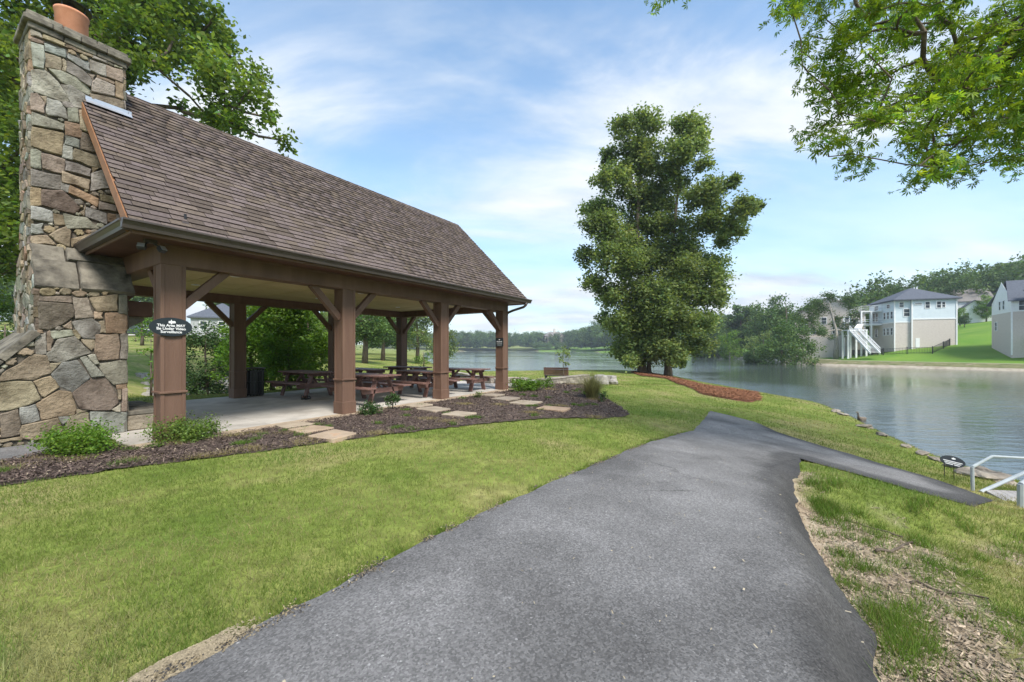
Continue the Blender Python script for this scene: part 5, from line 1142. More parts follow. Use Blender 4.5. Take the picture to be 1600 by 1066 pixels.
wood('left_bank_wood', sp4, 'leaf_far', 'wood on the left bank seen through the pavilion')
sp5 = [(rgW.uniform(-1.6, -.9)*Y, Y, rgW.uniform(9, 14)) for Y in rgW.uniform(80, 130, 36)]
wood('left_hill_wood', sp5, 'leaf_far', 'trees on the rise beyond the road at left')

# ------------------------------------------------------------------ houses
M['blue_siding'] = material('blue_siding', (0.58, 0.655, 0.70), (0.63, 0.70, 0.74), 2, .7); M['white_siding'] = material('white_siding', (0.74, 0.76, 0.75), (0.79, 0.80, 0.79), 2, .7)
M['brick'] = material('pale_brick', (0.52, 0.46, 0.415), (0.61, 0.55, 0.50), 6, .85); M['tan_siding'] = material('tan_siding', (0.48, 0.42, 0.36), (0.54, 0.48, 0.42), 3, .8)
M['slate'] = material('slate_roof', (0.075, 0.085, 0.105), (0.11, 0.12, 0.145), 5, .9); M['grey_roof'] = material('grey_roof', (0.17, 0.155, 0.145), (0.23, 0.21, 0.2), 5, .9)
M['grey_siding'] = material('grey_siding', (0.33, 0.34, 0.35), (0.39, 0.40, 0.41), 3, .8)
M['far_stone'] = material('far_stone', (0.2, 0.165, 0.14), (0.27, 0.23, 0.2), 2, .9)
M['glass'] = material('dark_window', (0.03, 0.04, 0.05), (0.05, 0.06, 0.07), 3, .08, spec=.6)
def window(parent, axis, pos, a, z0, w, h, out):
    """axis 'x': window on a plane x=pos; 'y': on a plane y=pos; out = outward sign"""
    def bx_(mb, a0, a1, zz0, zz1, d0, d1):
        lo_, hi_ = sorted((pos+out*d0, pos+out*d1)); return mb.box(lo_, hi_, a0, a1, zz0, zz1) if axis == 'x' else mb.box(a0, a1, lo_, hi_, zz0, zz1)
    f = MB(); bx_(f, a-w/2-.1, a+w/2+.1, z0-.1, z0, -.02, .07); bx_(f, a-w/2-.1, a+w/2+.1, z0+h, z0+h+.1, -.02, .07); bx_(f, a-w/2-.1, a-w/2, z0+.002, z0+h-.002, -.02, .07); bx_(f, a+w/2, a+w/2+.1, z0+.002, z0+h-.002, -.02, .07)
    bx_(f, a-w/2+.002, a+w/2-.002, z0+h*.5-.03, z0+h*.5+.03, -.02, .05)
    o = f.build('window', M['white'], parent); g = MB(); bx_(g, a-w/2, a+w/2, z0, z0+h, -.05, .02); g.build('pane', M['glass'], o)
def hip(parent, x0, x1, y0, y1, z, rise, mat, oh=.5, name='roof'):
    x0 -= oh; x1 += oh; y0 -= oh; y1 += oh; w, d = x1-x0, y1-y0; i = min(w, d)/2
    r0, r1 = ((x0+i, (y0+y1)/2), (x1-i, (y0+y1)/2)) if w > d else (((x0+x1)/2, y0+i), ((x0+x1)/2, y1-i))
    v = [(x0, y0, z), (x1, y0, z), (x1, y1, z), (x0, y1, z), (*r0, z+rise), (*r1, z+rise), (x0, y0, z-.2), (x1, y0, z-.2), (x1, y1, z-.2), (x0, y1, z-.2)]
    f = [(0, 1, 5, 4), (1, 2, 5), (2, 3, 4, 5), (3, 0, 4)] if w > d else [(0, 1, 4), (1, 2, 5, 4), (2, 3, 5), (3, 0, 4, 5)]
    f += [(6, 7, 1, 0), (7, 8, 2, 1), (8, 9, 3, 2), (9, 6, 0, 3), (9, 8, 7, 6)]
    return MB().add(v, f).build(name, mat, parent)
def gable(parent, x0, x1, y0, y1, z, rise, mat, wall, ridge='y', oh=.4, cut=0.0):
    """gable roof with ridge along x or y, gable triangles in the wall material"""
    if ridge == 'y': A = lambda s, t, zz: (s, t, zz); s0, s1, t0, t1 = x0, x1, y0, y1
    else: A = lambda s, t, zz: (t, s, zz); s0, s1, t0, t1 = y0, y1, x0, x1
    m = (s0+s1)/2; hw = (s1-s0)/2; k = rise/hw; e = .14
    r_ = MB()
    for sg in (-1, 1):
        a = m+sg*(hw+oh); zl = z-oh*k
        r_.add([A(a, t0-oh, zl), A(a, t1+oh, zl), A(m, t1+oh-cut, z+rise), A(m, t0-oh+cut, z+rise), A(a, t0-oh, zl+e), A(a, t1+oh, zl+e), A(m, t1+oh-cut, z+rise+e), A(m, t0-oh+cut, z+rise+e)], box_faces())
    o = r_.build('roof', mat, parent)
    for t in (t0+.02, t1-.02): MB().add([A(s0, t, z-.05), A(s1, t, z-.05), A(m, t, z+rise-.05), A(s0, t+.02, z-.05), A(s1, t+.02, z-.05), A(m, t+.02, z+rise-.05)], [(0, 1, 2), (5, 4, 3), (0, 3, 4, 1), (1, 4, 5, 2), (2, 5, 3, 0)]).build('gable', wall, parent)
    return o
# light blue house with decks
K = (71.8, 75.0); h2 = empty('lake_house', (K[0], K[1], 0), math.atan2(-.342, .94), 'three-storey light blue house with white deck stairs across the lake', 'house')
MB().box(0, 2.35, 0, 9.5, -1, 6.4).build('brick_base', M['brick'], h2); MB().box(2.352, 8.7, -.3, 9.5, -1, 6.9).build('brick_base', M['brick'], h2)
MB().box(0.0, 2.35, 0.0, 9.5, 6.402, 10.5).build('upper_wall', M['blue_siding'], h2); MB().box(2.352, 8.7, -.3, 9.5, 6.902, 10.6).build('upper_wall', M['blue_siding'], h2)
MB().box(-.05, 2.3, -.05, -.002, 6.3, 6.5).build('trim', M['white'], h2); MB().box(2.3, 8.75, -.36, -.302, 6.8, 7.02).build('trim', M['white'], h2); MB().box(-.06, -.002, -.05, 9.5, 6.3, 6.5).build('trim', M['white'], h2)
for x, y in ((-.04, -.04), (2.36, -.36), (8.62, -.36)): MB().box(x-.06, x+.12, y-.02, y+.08, 0, 10.4).build('corner_trim', M['white'], h2)
hip(h2, 0, 8.7, -.3, 9.5, 10.6, 2.6, M['slate'])
for a, z, w, h in ((1.0, 9.2, .6, .9), (1.75, 7.5, .8, 1.3)): window(h2, 'y', 0, a, z, w, h, -1)
for a, z, w, h in ((4.6, 8.9, .6, 1.1), (6.2, 8.9, .55, 1.1), (6.85, 9.0, .4, .9), (3.3, 9.6, .9, .25)): window(h2, 'y', -.3, a, z, w, h, -1)
for a in (.9, 2.2, 3.5): window(h2, 'x', 0, a, 7.2, .7, 1.25, -1); window(h2, 'x', 0, a, 4.1, .7, 1.25, -1)
window(h2, 'x', 0, 2.1, 9.3, 1.1, .6, -1); window(h2, 'x', 0, 6.6, 9.2, 1.4, .8, -1); window(h2, 'x', 0, 6.4, 6.9, .8, 1.7, -1); window(h2, 'x', 0, 7.6, 6.9, .8, 1.7, -1); window(h2, 'x', 0, 6.6, 3.8, .9, 1.6, -1)
MB().box(2.9, 3.5, -.34, -.302, 1.6, 3.4).build('door', M['white'], h2)
for x in (5.2, 5.6): MB().tube([(x, 5, 12.4), (x, 5, 13.4)], .12, 6).build('vent_stack', M['white'], h2)
for z in (6.3, 9.0):
    dk_ = MB().box(-3.4, -.01, 4.4, 9.4, z-.2, z).build('deck', M['white'], h2)
    for zz in (.15, .55, .95): MB().box(-3.42, -3.34, 4.4, 9.4, z+zz, z+zz+.07).build('rail', M['white'], dk_); MB().box(-3.33, -.02, 4.38, 4.46, z+zz, z+zz+.07).build('rail', M['white'], dk_)
    for k in range(9): MB().box(-3.41, -3.35, 4.4+k*.61, 4.46+k*.61, z, z+.98).build('baluster', M['white'], dk_)
for x, y in ((-3.3, 4.5), (-3.3, 9.2), (-1.7, 4.5)): MB().box(x-.12, x+.12, y-.12, y+.12, -.5, 9.0).build('deck_post', M['white'], h2)
MB().box(-6.6, -3.42, 1.6, 4.3, 5.0, 5.2).build('landing', M['white'], h2)
for x, y in ((-6.5, 1.7), (-6.5, 4.2), (-5.2, 1.7), (-5.2, 4.2), (-3.6, 1.7)): MB().box(x-.13, x+.13, y-.13, y+.13, -.8, 5.0).build('deck_post', M['white'], h2)
for x in (-6.3, -4.9):
    MB().bar((x, 1.6, 5.0), (x, -6.6, .6), .12, .36).build('stringer', M['white'], h2)
    for dz in (.5, .95): MB().bar((x, 1.6, 5.0+dz), (x, -6.6, .6+dz), .07, .08).build('stair_rail', M['white'], h2)
    for k in range(12): f = k/11; MB().box(x-.03, x+.03, 1.55-8.1*f, 1.61-8.1*f, 4.95-4.35*f, 6.0-4.4*f).build('baluster', M['white'], h2)
for k in range(20): f = (k+.5)/20; MB().box(-6.2, -5.0, 1.6-8.2*f-.15, 1.6-8.2*f+.15, 5.02-4.4*f, 5.08-4.4*f).build('tread', M['white'], h2)
MB().bar((-4.9, 2.0, 5.4), (-3.5, 4.3, 6.3), 1.0, .25).build('upper_flight', M['white'], h2)
# white gabled house at the right edge
h3 = empty('gabled_house', (75.0, 60.0, 0), math.atan2(-.6, .8), 'white gabled house with stone base and dark roof at the right edge', 'house')
MB().box(0, 12, 0, 8.3, -1, 7.0).build('stone_base', M['brick'], h3); MB().box(0.0, 12, 0, 8.3, 7.002, 8.9).build('upper_wall', M['white_siding'], h3)
gable(h3, 0, 12, 0, 8.3, 8.9, 3.1, M['slate'], M['white_siding'], 'x', .5, 1.0)
MB().box(-.06, .1, -.08, .08, .5, 8.8).build('corner_trim', M['white'], h3)
for a, z in ((3.0, 7.6), (4.6, 7.6), (6.2, 4.4)): window(h3, 'x', 0, a, z, .7, 1.3, -1)
for a, z in ((1.2, 7.2), (3.4, 7.2), (5.5, 7.2), (3.0, 3.6), (6.0, 3.6)): window(h3, 'y', 0, a, z, 1.0, 1.4, -1)
for z in (3.1, 6.6):
    MB().box(1.5, 9.0, -3.0, -.01, z-.2, z).build('deck', M['white'], h3)
    for zz in (.45, .95): MB().box(1.5, 9.0, -3.03, -2.95, z+zz, z+zz+.08).build('rail', M['white'], h3)
    for k in range(13): MB().box(1.5+k*.62, 1.56+k*.62, -3.02, -2.96, z+.002, z+.98).build('baluster', M['white'], h3)
for x in (1.6, 5.0, 8.9): MB().box(x-.14, x+.14, -2.95, -2.67, -.5, 9.2).build('deck_post', M['white'], h3)
MB().add([(1.0, -3.5, 9.0), (9.5, -3.5, 9.0), (9.5, -.4, 10.0), (1.0, -.4, 10.0), (1.0, -3.5, 9.2), (9.5, -3.5, 9.2), (9.5, -.4, 10.2), (1.0, -.4, 10.2)], box_faces()).build('porch_roof', M['slate'], h3)
# tan house behind the oak
q1 = at(1296, 540, 92); h1 = empty('tan_house', (q1.x, q1.y, 0), R(-38), 'tan gabled house partly hidden behind the pale trunked oak', 'house')
MB().box(-6.5, 6.2, 0, 10, -1, 9.6).build('wall', M['tan_siding'], h1); gable(h1, -6.5, 6.2, 0, 10, 9.6, 3.6, M['grey_roof'], M['tan_siding'], 'y', .4)
MB().box(-8.6, -6.51, 1, 7, -1, 4.6).build('side_wing', M['brick'], h1); MB().box(-6.4, 2.0, -.5, -.01, -1, 4.2).build('stone_base', M['brick'], h1)
for a, z in ((-4.5, 7.2), (-1.0, 7.2), (3.0, 7.2), (-3, 4.9), (1, 4.9), (4.2, 4.4)): window(h1, 'y', 0, a, z, .9, 1.4, -1)
for z in (4.4, 7.4): MB().box(2.4, 6.2, -2.4, -.51 if z < 4 else -.01, z-.2, z).build('deck', M['white'], h1)
for x in (2.6, 6.0): MB().box(x-.1, x+.1, -2.3, -2.1, -1, 8.4).build('deck_post', M['white'], h1)
# houses farther up the hill
for (px, Y, py0, w, d, hgt, rise, mat, wall, rz_, lab) in ((1504, 112, 498, 12, 9, 5.0, 3.6, 'grey_roof', 'white_siding', -30, 'far house with wide brown-grey roof beyond the blue house'), (1523, 106, 506, 6, 7, 3.4, 2.8, 'slate', 'white_siding', -40, 'small white gable front below the grey far roofs'),
        (1532, 126, 484, 11, 9, 5.0, 3.2, 'grey_roof', 'grey_siding', -35, 'far grey roofed house highest on the hill')):
    q = at(px, py0, Y); hh_ = empty('hill_house', (q.x, q.y, q.z), R(rz_), lab, 'house', 'houses on the far hill')
    MB().box(-w/2, w/2, 0, d, -6, hgt).build('wall', M[wall], hh_); gable(hh_, -w/2, w/2, 0, d, hgt, rise, M[mat], M[wall], 'x' if w > 10 else 'y')
    for a in (-w*.25, w*.25): window(hh_, 'y', 0, a, hgt*.45, 1.0, 1.4, -1)
# stone mansion and a pale house at the far end of the lake
for (px, Y, py0, w, d, hgt, rise, wall, lab) in ((868, 480, 534, 26, 14, 7, 5, 'far_stone', 'large stone mansion with several roofs at the far end of the lake'), (895, 488, 531, 9, 9, 7, 4, 'white_siding', 'pale house right of the stone mansion at the far shore')):
    q = at(px, py0, Y); mm = empty('far_house', (q.x, q.y, q.z), R(8), lab, 'house')
    MB().box(-w/2, w/2, 0, d, -6, hgt).build('wall', M[wall], mm); hip(mm, -w/2, w/2, 0, d, hgt, rise, M['grey_roof'], .6)
    if w > 10:
        MB().box(-w*.42, -w*.12, -4, -.01, -6, hgt*.8).build('wing', M[wall], mm); gable(mm, -w*.42, -w*.12, -4, 3, hgt*.8, 4, M['grey_roof'], M[wall], 'y'); MB().box(w*.15, w*.42, -3, -.01, -6, hgt*.85).build('wing', M[wall], mm); gable(mm, w*.15, w*.42, -3, 3, hgt*.85, 3.6, M['grey_roof'], M[wall], 'y')
        for a in (-8, -5, 0, 3, 7): window(mm, 'y', -4.0 if a < -3 else (-3.0 if a > 4 else 0), a, 3.2, 1.4, 2.2, -1)
        MB().box(-1.2, 1.2, 5, 6.4, hgt+3, hgt+9).build('chimney', M['brick'], mm)
    else: window(mm, 'y', 0, 0, 4, 1.4, 1.8, -1)
# grey house and road with a parked car at the far left
q = at(318, 522, 62); gh = empty('grey_house', (q.x, q.y, gz(q.x, q.y)), R(28), 'grey two-storey house seen past the nearest post', 'house')
b_ = 6.4-gz(q.x, q.y)
MB().box(-1.6, 5.5, 0, 8, -2, b_).build('wall', M['grey_siding'], gh); hip(gh, -1.6, 5.5, 0, 8, b_, 2.6, M['slate'], .4)
for a in (0.0, 2.3, 4.4): window(gh, 'y', 0, a, b_-1.9, .8, 1.2, -1)
MB().box(-5.2, -1.61, 1.0, 7, -2, b_-2.2).build('garage', M['white_siding'], gh); gable(gh, -5.2, -1.65, 1.0, 7, b_-2.2, 1.7, M['slate'], M['white_siding'], 'y', .3)
rd = np.array([hit(150, 524), hit(262, 524), hit(262, 520.5), hit(150, 520.5)])
ra, rb_ = np.array([-75., 52.]), np.array([-35., 66.])
road_poly = np.array([ra, rb_, rb_+np.array([-2., 5.]), ra+np.array([-2., 5.])])
sheet('road', road_poly, lambda x, y, d: ground_z(x, y)+.05, M['gravel'], 1.5, 1.0)
def car(px, Y, lab, mat):
    x = (px-800)/F_PX*Y; c = empty('parked_car', (x, Y, gz(x, Y)+.06), R(20), lab, 'car')
    MB().prism([(-2.1, .35), (2.1, .35), (2.15, .7), (1.9, .92), (1.0, 1.0), (-2.0, 1.02), (-2.15, .75)], 1, -.85, .85).build('body', mat, c, bevel=.06)
    cb = MB().prism([(-1.7, 1.0), (.95, .98), (.3, 1.48), (-1.2, 1.5)], 1, -.74, .74).build('cabin', M['glass'], c)
    MB().prism([(-1.2, 1.5), (.3, 1.48), (.2, 1.54), (-1.1, 1.56)], 1, -.7, .7).build('roof_panel', mat, cb)
    for a in (-1.3, 1.35):
        for s in (-1, 1):
            w_ = MB().lathe([(.2, -.1), (.33, -.09), (.33, .09), (.2, .1)], 14).build('wheel', M['black_metal'], c, loc=(a, s*.8, .33), rot=(R(90), 0, 0)); MB().lathe([(.17, -.105), (.17, .105)], 10).build('rim', M['flashing'], w_)
M['car_dark'] = material('dark_car_paint', (.03, .035, .045), (.035, .04, .05), 2, .25, spec=.6); M['car_white'] = material('white_car_paint', (.6, .6, .6), (.65, .65, .65), 2, .25, spec=.6)
car(209, 55, 'dark parked car on the far road beside the chimney', M['car_dark']); car(236, 60, 'white parked car on the far road at the nearest post', M['car_white'])
# black fence on the opposite lawn
fpts = [hit(1205, 557), hit(1290, 556), hit(1380, 555), hit(1457, 553), hit(1474, 545), hit(1493, 536)]
fz = [gz(*p) for p in fpts]; fb = empty('lawn_fence', (fpts[3][0], fpts[3][1], fz[3]), 0, 'black metal picket fence round the lawn below the blue house', 'fence')
for i in range(5):
    a, b = fpts[i], fpts[i+1]; L = np.hypot(*(b-a)); n = max(1, int(L/2.4))
    for k in range(n):
        s0_ = a+(b-a)*k/n; s1_ = a+(b-a)*(k+1)/n; z0_, z1_ = gz(*s0_)-fz[3], gz(*s1_)-fz[3]; A_ = (s0_[0]-fpts[3][0], s0_[1]-fpts[3][1]); B_ = (s1_[0]-fpts[3][0], s1_[1]-fpts[3][1])
        MB().box(A_[0]-.05, A_[0]+.05, A_[1]-.05, A_[1]+.05, z0_-.1, z0_+1.3).build('fence_post', M['black_metal'], fb)
        for dz in (.2, 1.1): MB().bar((*A_, z0_+dz), (*B_, z1_+dz), .04, .05).build('fence_rail', M['black_metal'], fb)
        pk = MB()
        for j in range(1, 16): f = j/16; x, y, z = A_[0]+(B_[0]-A_[0])*f, A_[1]+(B_[1]-A_[1])*f, z0_+(z1_-z0_)*f; pk.box(x-.012, x+.012, y-.012, y+.012, z+.1, z+1.2)
        pk.build('picket_panel', M['black_metal'], fb)
# rocks round the creek behind the pavilion
rgR = np.random.default_rng(95); mbR = MB()
for k in range(150):
    t = rgR.random(); c0_ = POND[0]+(POND[1]-POND[0])*t*1.4 if t < .7 else POND[1]+(POND[2]-POND[1])*(t-.5); a = rgR.uniform(0, 6.28); r_ = rgR.uniform(1.2, 2.3); x, y = c0_[0]+r_*math.cos(a), c0_[1]+r_*math.sin(a); s = rgR.uniform(.08, .26)
    z = gz(x, y); mbR.add([(x-s, y-s*.8, z-.05), (x+s, y-s*.7, z-.05), (x+s*.9, y+s*.8, z-.05), (x-s*.8, y+s*.7, z-.05), (x-s*.6, y-s*.5, z+s*.7), (x+s*.5, y-s*.5, z+s*.6), (x+s*.6, y+s*.4, z+s*.75), (x-s*.5, y+s*.5, z+s*.6)], box_faces())
tag(mbR.build('creek_stones', M['boulder']), 'scatter of pale stones round the creek behind the pavilion', 'stones', kind='stuff')
# ------------------------------------------------------------------ lawn
rgB = np.random.default_rng(301)
NB = 760000
Yb = np.exp(rgB.uniform(math.log(.85), math.log(36), NB)); Xb = rgB.uniform(-1.6, 1.6, NB)*Yb + rgB.normal(0, .05, NB)
k = (Xb > -14) & (Xb < 17); Xb, Yb = Xb[k], Yb[k]
def lawn_ok(x, y):
    ok = ~inside(x, y, path_poly) & ~inside(x, y, mulch_poly) & ~inside(x, y, slab_poly) & ~inside(x, y, walk_poly) & ~inside(x, y, straw_poly) & ~inside(x, y, patio_far)
    u, v = to_uv(x, y); ok &= ~((u > -2.4) & (u < 0) & (v > 1.25) & (v < 4))
    return ok
ok = lawn_ok(Xb+rgB.normal(0, .022, len(Xb)), Yb+rgB.normal(0, .022, len(Xb))); Xb, Yb = Xb[ok], Yb[ok]
d_l = seg_dist(Xb, Yb, LAKE); in_l = inside(Xb, Yb, LAKE); dmk = dirt_mask(Xb, Yb); ub, vb = to_uv(Xb, Yb)
dry = sstep(-.2, .5, .8*wob(Xb*.4+2, Yb*.4) + .6*wob(Xb*1.3, Yb*1.3) + .3*wob(Xb*3.1, Yb*3.1))
lush = sstep(.1, .8, wob(Xb*.5-4, Yb*.6+1)) * .6 + sstep(3.2, 1.6, Yb) * .5
keep = (~in_l) & (d_l > .35) & (rgB.random(len(Xb)) > dmk*.97) & (rgB.random(len(Xb)) > dry*.5)
Xb, Yb, dry, lush, ub, vb = Xb[keep], Yb[keep], dry[keep], lush[keep], ub[keep], vb[keep]
def blades(name, X, Y, hgt, wid, tintc, mat, lean=.55, label=None, cat=None, zoff=0.0, rng=rgB):
    n = len(X); Z = ground_z(X, Y) + zoff; a = rng.uniform(0, 2*np.pi, n); b = rng.uniform(0, 2*np.pi, n); ln = rng.uniform(.1, lean, n)*1.6
    wx, wy = np.cos(a)*wid/2, np.sin(a)*wid/2; tx, ty = X+np.cos(b)*hgt*ln, Y+np.sin(b)*hgt*ln
    Vv = np.empty((n, 3, 3)); Vv[:, 0] = np.c_[X-wx, Y-wy, Z-.006]; Vv[:, 1] = np.c_[X+wx, Y+wy, Z-.006]; Vv[:, 2] = np.c_[tx, ty, Z+hgt*np.sqrt(np.maximum(.15, 1-ln*ln*.55))]
    me = np_mesh(name, Vv.reshape(-1, 3), np.arange(n*3).reshape(-1, 3), np.repeat(tintc, 3, 0)); return tag(obj(name, me, mat), label, cat, kind='stuff')
n = len(Xb); hb_ = rgB.uniform(.022, .055, n)*(1+.5*lush)*np.where(vb < -8.3, 1.15, 1.0); wb = np.maximum(.0035, .00125*Yb)*rgB.uniform(.8, 1.3, n)
g = rgB.uniform(.65, 1.3, n); strawy = (rgB.random(n) < (.10+.85*dry)).astype(float)
tc_ = .92*np.stack([g*(1+.05*dry)*(1-.28*lush)*(1+.62*strawy), g*(1+.12*strawy-.02*lush), g*(1.05-.2*lush)*(1+1.5*strawy)], 1)
blades('lawn_grass', Xb, Yb, hb_, wb, tc_, M['grass'], .75, 'mown lawn grass round the path and pavilion', 'grass')
# taller tufts on the verge and along edges
NT = 60000; tx, ty = [], []
cen = []
for k in range(150):
    u = rgB.uniform(-.6, 4.6); v = -8.5-abs(rgB.normal(0, 1.3)); cen.append(uv(u, v)[:2])
for k in range(120):
    p = path_poly[0]; i = rgB.integers(0, 9); a, b = path_poly[i], path_poly[i+1]; q = a+(b-a)*rgB.random(); cen.append((q[0]-.06*V[0]*-1, q[1]+.06*V[1]))
cen += [uv(1.05+rgB.normal(0, .22), -8.72+rgB.normal(0, .07))[:2] for _ in range(26)] + [uv(3.95+rgB.normal(0, .15), -8.62+rgB.normal(0, .05))[:2] for _ in range(14)] + [uv(.5+rgB.normal(0, .3), -9.5+rgB.normal(0, .2))[:2] for _ in range(16)]
nl = 150; cen = np.array(cen); pk = rgB.integers(0, len(cen), 34000); X = cen[pk, 0]+rgB.normal(0, .055, len(pk)); Y = cen[pk, 1]+rgB.normal(0, .055, len(pk)); kk_ = (Y > .7) & ~inside(X, Y, path_poly); X, Y = X[kk_], Y[kk_]
hh = rgB.uniform(.04, .13, len(X)); uu_, vv_ = to_uv(X, Y); hh = np.where(vv_ > -7, hh*.42, hh); g = rgB.uniform(.55, 1.25, len(X)); s_ = (rgB.random(len(X)) < .15)
blades('verge_grass', X, Y, hh, np.maximum(.004, .0013*Y), np.stack([g*(.8+.7*s_), g, g*(.8+1.2*s_)], 1), M['grass'], .6, 'longer tufts of grass along the path edges and verge', 'grass')
# dry straw patches and sprouting weeds in the mulch
m0, m1 = mulch_poly.min(0), mulch_poly.max(0)
def in_mulch(n_, seed):
    rg = np.random.default_rng(seed); Y = np.exp(rg.uniform(math.log(3.6), math.log(17), n_*6)); X = rg.uniform(-1.7, .32, n_*6)*Y; k = inside(X, Y, mulch_poly) & ~inside(X, Y, slab_poly); return X[k][:n_], Y[k][:n_]
cX, cY = in_mulch(46, 5); pk = rgB.integers(0, len(cX), 16000); X = cX[pk]+rgB.normal(0, .12, 16000); Y = cY[pk]+rgB.normal(0, .08, 16000); k = inside(X, Y, mulch_poly); X, Y = X[k], Y[k]; g = rgB.uniform(.7, 1.3, len(X))
blades('dry_grass', X, Y, rgB.uniform(.02, .06, len(X)), np.maximum(.004, .001*Y), np.stack([g, g*.97, g*.85], 1), M['straw_blade'], 1.1, 'patches of dry straw coloured grass in the mulch', 'dry grass', .03)
cX, cY = in_mulch(60, 6); pk = rgB.integers(0, len(cX), 9000); X = cX[pk]+rgB.normal(0, .05, 9000); Y = cY[pk]+rgB.normal(0, .05, 9000); g = rgB.uniform(.5, 1.0, len(X))
blades('mulch_weeds', X, Y, rgB.uniform(.03, .08, len(X)), np.maximum(.005, .0012*Y), np.stack([g*.75, g, g*.8], 1), M['grass'], .8, 'small green weeds sprouting through the mulch', 'weeds', .03)
# chips and needles
def flakes(name, X, Y, L, W, tintc, mat, zoff, label, cat, rng, tilt=.35, zf=None):
    n = len(X); Z = (ground_z(X, Y, cut=True) if zf is None else zf(X, Y)) + zoff; a = rng.uniform(0, 2*np.pi, n); p = rng.normal(0, tilt, n); q = rng.normal(0, tilt, n)
    d = np.c_[np.cos(a)*np.cos(p), np.sin(a)*np.cos(p), np.sin(p)]*(L/2)[:, None]; s = np.c_[-np.sin(a)*np.cos(q), np.cos(a)*np.cos(q), np.sin(q)]*(W/2)[:, None]; c = np.c_[X, Y, Z]
    Vv = np.stack([c-d-s*.6, c+d*.9-s, c+d+s*.7, c-d*.8+s], 1).reshape(-1, 3)
    return tag(obj(name, np_mesh(name, Vv, np.arange(n*4).reshape(-1, 4), np.repeat(tintc, 4, 0)), mat), label, cat, kind='stuff')
M['chip'] = material('wood_chip', (.8, .8, .8), (1, 1, 1), 20, .95, tint=True, spec=.1)
X, Y = in_mulch(26000, 8); n = len(X); g = rgB.uniform(.35, 1.3, n)**1.3; pale = (rgB.random(n) < .08)[:, None]
flakes('mulch_chips', X, Y, rgB.uniform(.02, .07, n)*np.maximum(1, Y/9), rgB.uniform(.006, .018, n)*np.maximum(1, Y/7), np.where(pale, np.c_[.30*g, .24*g, .17*g], np.c_[.14*g, .102*g, .085*g]), M['chip'], .035, 'shredded dark brown bark mulch round the pavilion', 'mulch', rgB, zf=lambda x, y: ground_z(x, y, cut=False) + .012)
nD = 200000; Y = np.exp(rgB.uniform(math.log(.8), math.log(9), nD)); X = rgB.uniform(.2, 1.7, nD)*Y; dmv = dirt_mask(X, Y); k = (rgB.random(nD) < dmv*.27) & ~inside(X, Y, path_poly); X, Y = X[k], Y[k]; n = len(X); g = rgB.uniform(.4, 1.25, n); wv_ = rgB.random(n)
flakes('verge_chips', X, Y, rgB.uniform(.015, .07, n), rgB.uniform(.005, .016, n), np.c_[g*(.29+.17*wv_), g*(.225+.14*wv_), g*(.155+.11*wv_)], M['chip'], .012, 'pale wood chips and bark litter on the bare verge', 'wood chips', rgB)
nP = 15000; i0, i1 = straw_poly.min(0), straw_poly.max(0); X = rgB.uniform(i0[0], i1[0], nP*3); Y = rgB.uniform(i0[1], i1[1], nP*3); k = inside(X, Y, straw_poly); X, Y = X[k], Y[k]; n = len(X); g = rgB.uniform(.5, 1.3, n)
flakes('pine_needles', X, Y, rgB.uniform(.12, .3, n), rgB.uniform(.012, .03, n), np.c_[.27*g, .125*g, .068*g], M['chip'], .09, 'reddish pine straw spread beneath the lake trees', 'pine straw', rgB, .2, lambda x, y: ground_z(x, y, cut=False))
X = rgB.uniform(-1.2, 3.2, 420); Y = rgB.uniform(1.6, 9, 420); k = inside(X, Y, path_poly); X, Y = X[k], Y[k]; n = len(X); g = rgB.uniform(.5, 1.2, n)
flakes('path_litter', X, Y, rgB.uniform(.006, .03, n), rgB.uniform(.004, .014, n), np.c_[.42*g, .36*g, .26*g], M['chip'], .052, 'scattered bits of leaf litter on the asphalt', 'leaf litter', rgB, .2, lambda x, y: ground_z(x, y, cut=False))
# crumbs of asphalt, soil and thatch along the path's left edge
i_ = rgB.integers(0, 9, 9000); t_ = rgB.random((9000, 1)); E_ = path_poly[i_] + (path_poly[i_+1]-path_poly[i_])*t_; off_ = rgB.normal(.0, .03, 9000); X = E_[:, 0]+V[0]*off_; Y = E_[:, 1]+V[1]*off_; k = (Y > .9) & (wob(X, Y, 1.9) + .6*wob(X, Y, 5) > .1); X, Y = X[k], Y[k]; n = len(X); g = rgB.uniform(.5, 1.2, n); q_ = rgB.random(n)[:, None]
flakes('edge_crumbs', X, Y, rgB.uniform(.004, .018, n), rgB.uniform(.003, .011, n), np.where(q_ < .45, np.c_[.07*g, .066*g, .066*g], np.c_[.30*g, .24*g, .15*g]), M['chip'], .022, 'crumbled asphalt and dry thatch along the lawn edge of the path', 'crumbs', rgB, .4, lambda x, y: ground_z(x, y, cut=False))
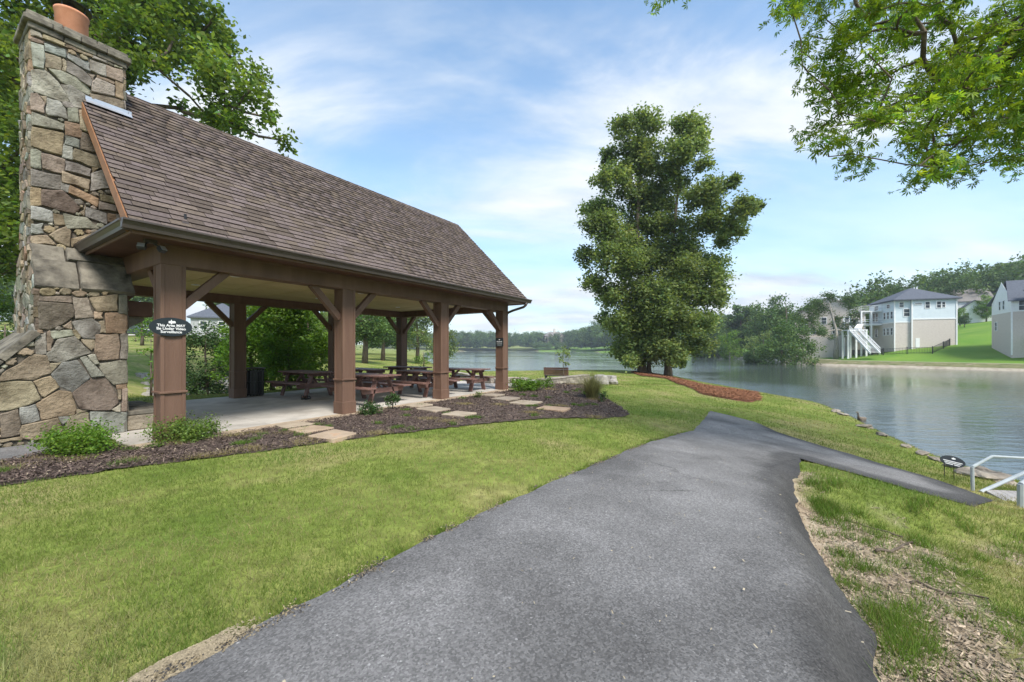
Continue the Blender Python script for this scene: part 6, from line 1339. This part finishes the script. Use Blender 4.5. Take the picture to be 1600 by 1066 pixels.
n = 16000; X = rgB.normal(-1.42, .15, n); Y = rgB.normal(1.84, .09, n); e_ = seg_dist(X, Y, path_poly); k = (~inside(X, Y, path_poly) | (e_ < .05)) & (e_ < .10+.05*wob(X, Y, 4)); X, Y = X[k], Y[k]; n = len(X); g = rgB.uniform(.7, 1.2, n)
flakes('sandy_edge', X, Y, rgB.uniform(.004, .016, n), rgB.uniform(.004, .012, n), np.c_[.33*g, .27*g, .18*g], M['chip'], .018, 'sandy bare soil at the lawn corner nearest the camera', 'soil', rgB, .15, lambda x, y: ground_z(x, y, cut=False))
# roots and fallen twigs on the verge
def twig(u, v, rot, L, r_, lab, seed):
    rg = random.Random(seed); x, y, _ = uv(u, v); pts = []
    for i in range(7):
        t = i/6-.5; xx, yy = x+L*t*math.cos(rot)+rg.gauss(0, .03), y+L*t*math.sin(rot)+rg.gauss(0, .03); pts.append((xx-x, yy-y, gz(xx, yy)-gz(x, y)+.012+rg.uniform(0, .02)))
    o = MB().tube(pts, [r_*(1-.1*i) for i in range(7)], 6).build('fallen_branch', M['bark'], loc=(x, y, gz(x, y)), smooth=True); tag(o, lab, 'branch', 'fallen branches on the verge')
twig(2.9, -9.1, .5, .9, .016, 'longest fallen branch crossing the chips near the path bend', 1); twig(2.0, -9.2, -.4, .55, .012, 'short fallen branch in the middle of the bare verge', 2); twig(1.15, -9.5, .1, .5, .013, 'grey fallen branch among grass near the bottom right', 3); twig(3.4, -9.0, 2.2, .5, .01, 'thin crooked twig at the upper end of the bare verge', 4)

# ------------------------------------------------------------------ air
M['haze'] = bpy.data.materials.new('haze'); M['haze'].use_nodes = True; t = M['haze'].node_tree; t.nodes.clear()
pv = N(t, 'ShaderNodeVolumePrincipled'); pv.inputs['Color'].default_value = (.80, .88, .97, 1); pv.inputs['Density'].default_value = .00045; pv.inputs['Anisotropy'].default_value = .2
t.links.new(pv.outputs[0], N(t, 'ShaderNodeOutputMaterial').inputs['Volume'])
hx = MB().box(-830, 830, -800, 830, -8, 62).build('haze', M['haze']); hx['kind'] = 'stuff'; tag(hx, 'thin pale summer haze over the lake', 'haze')
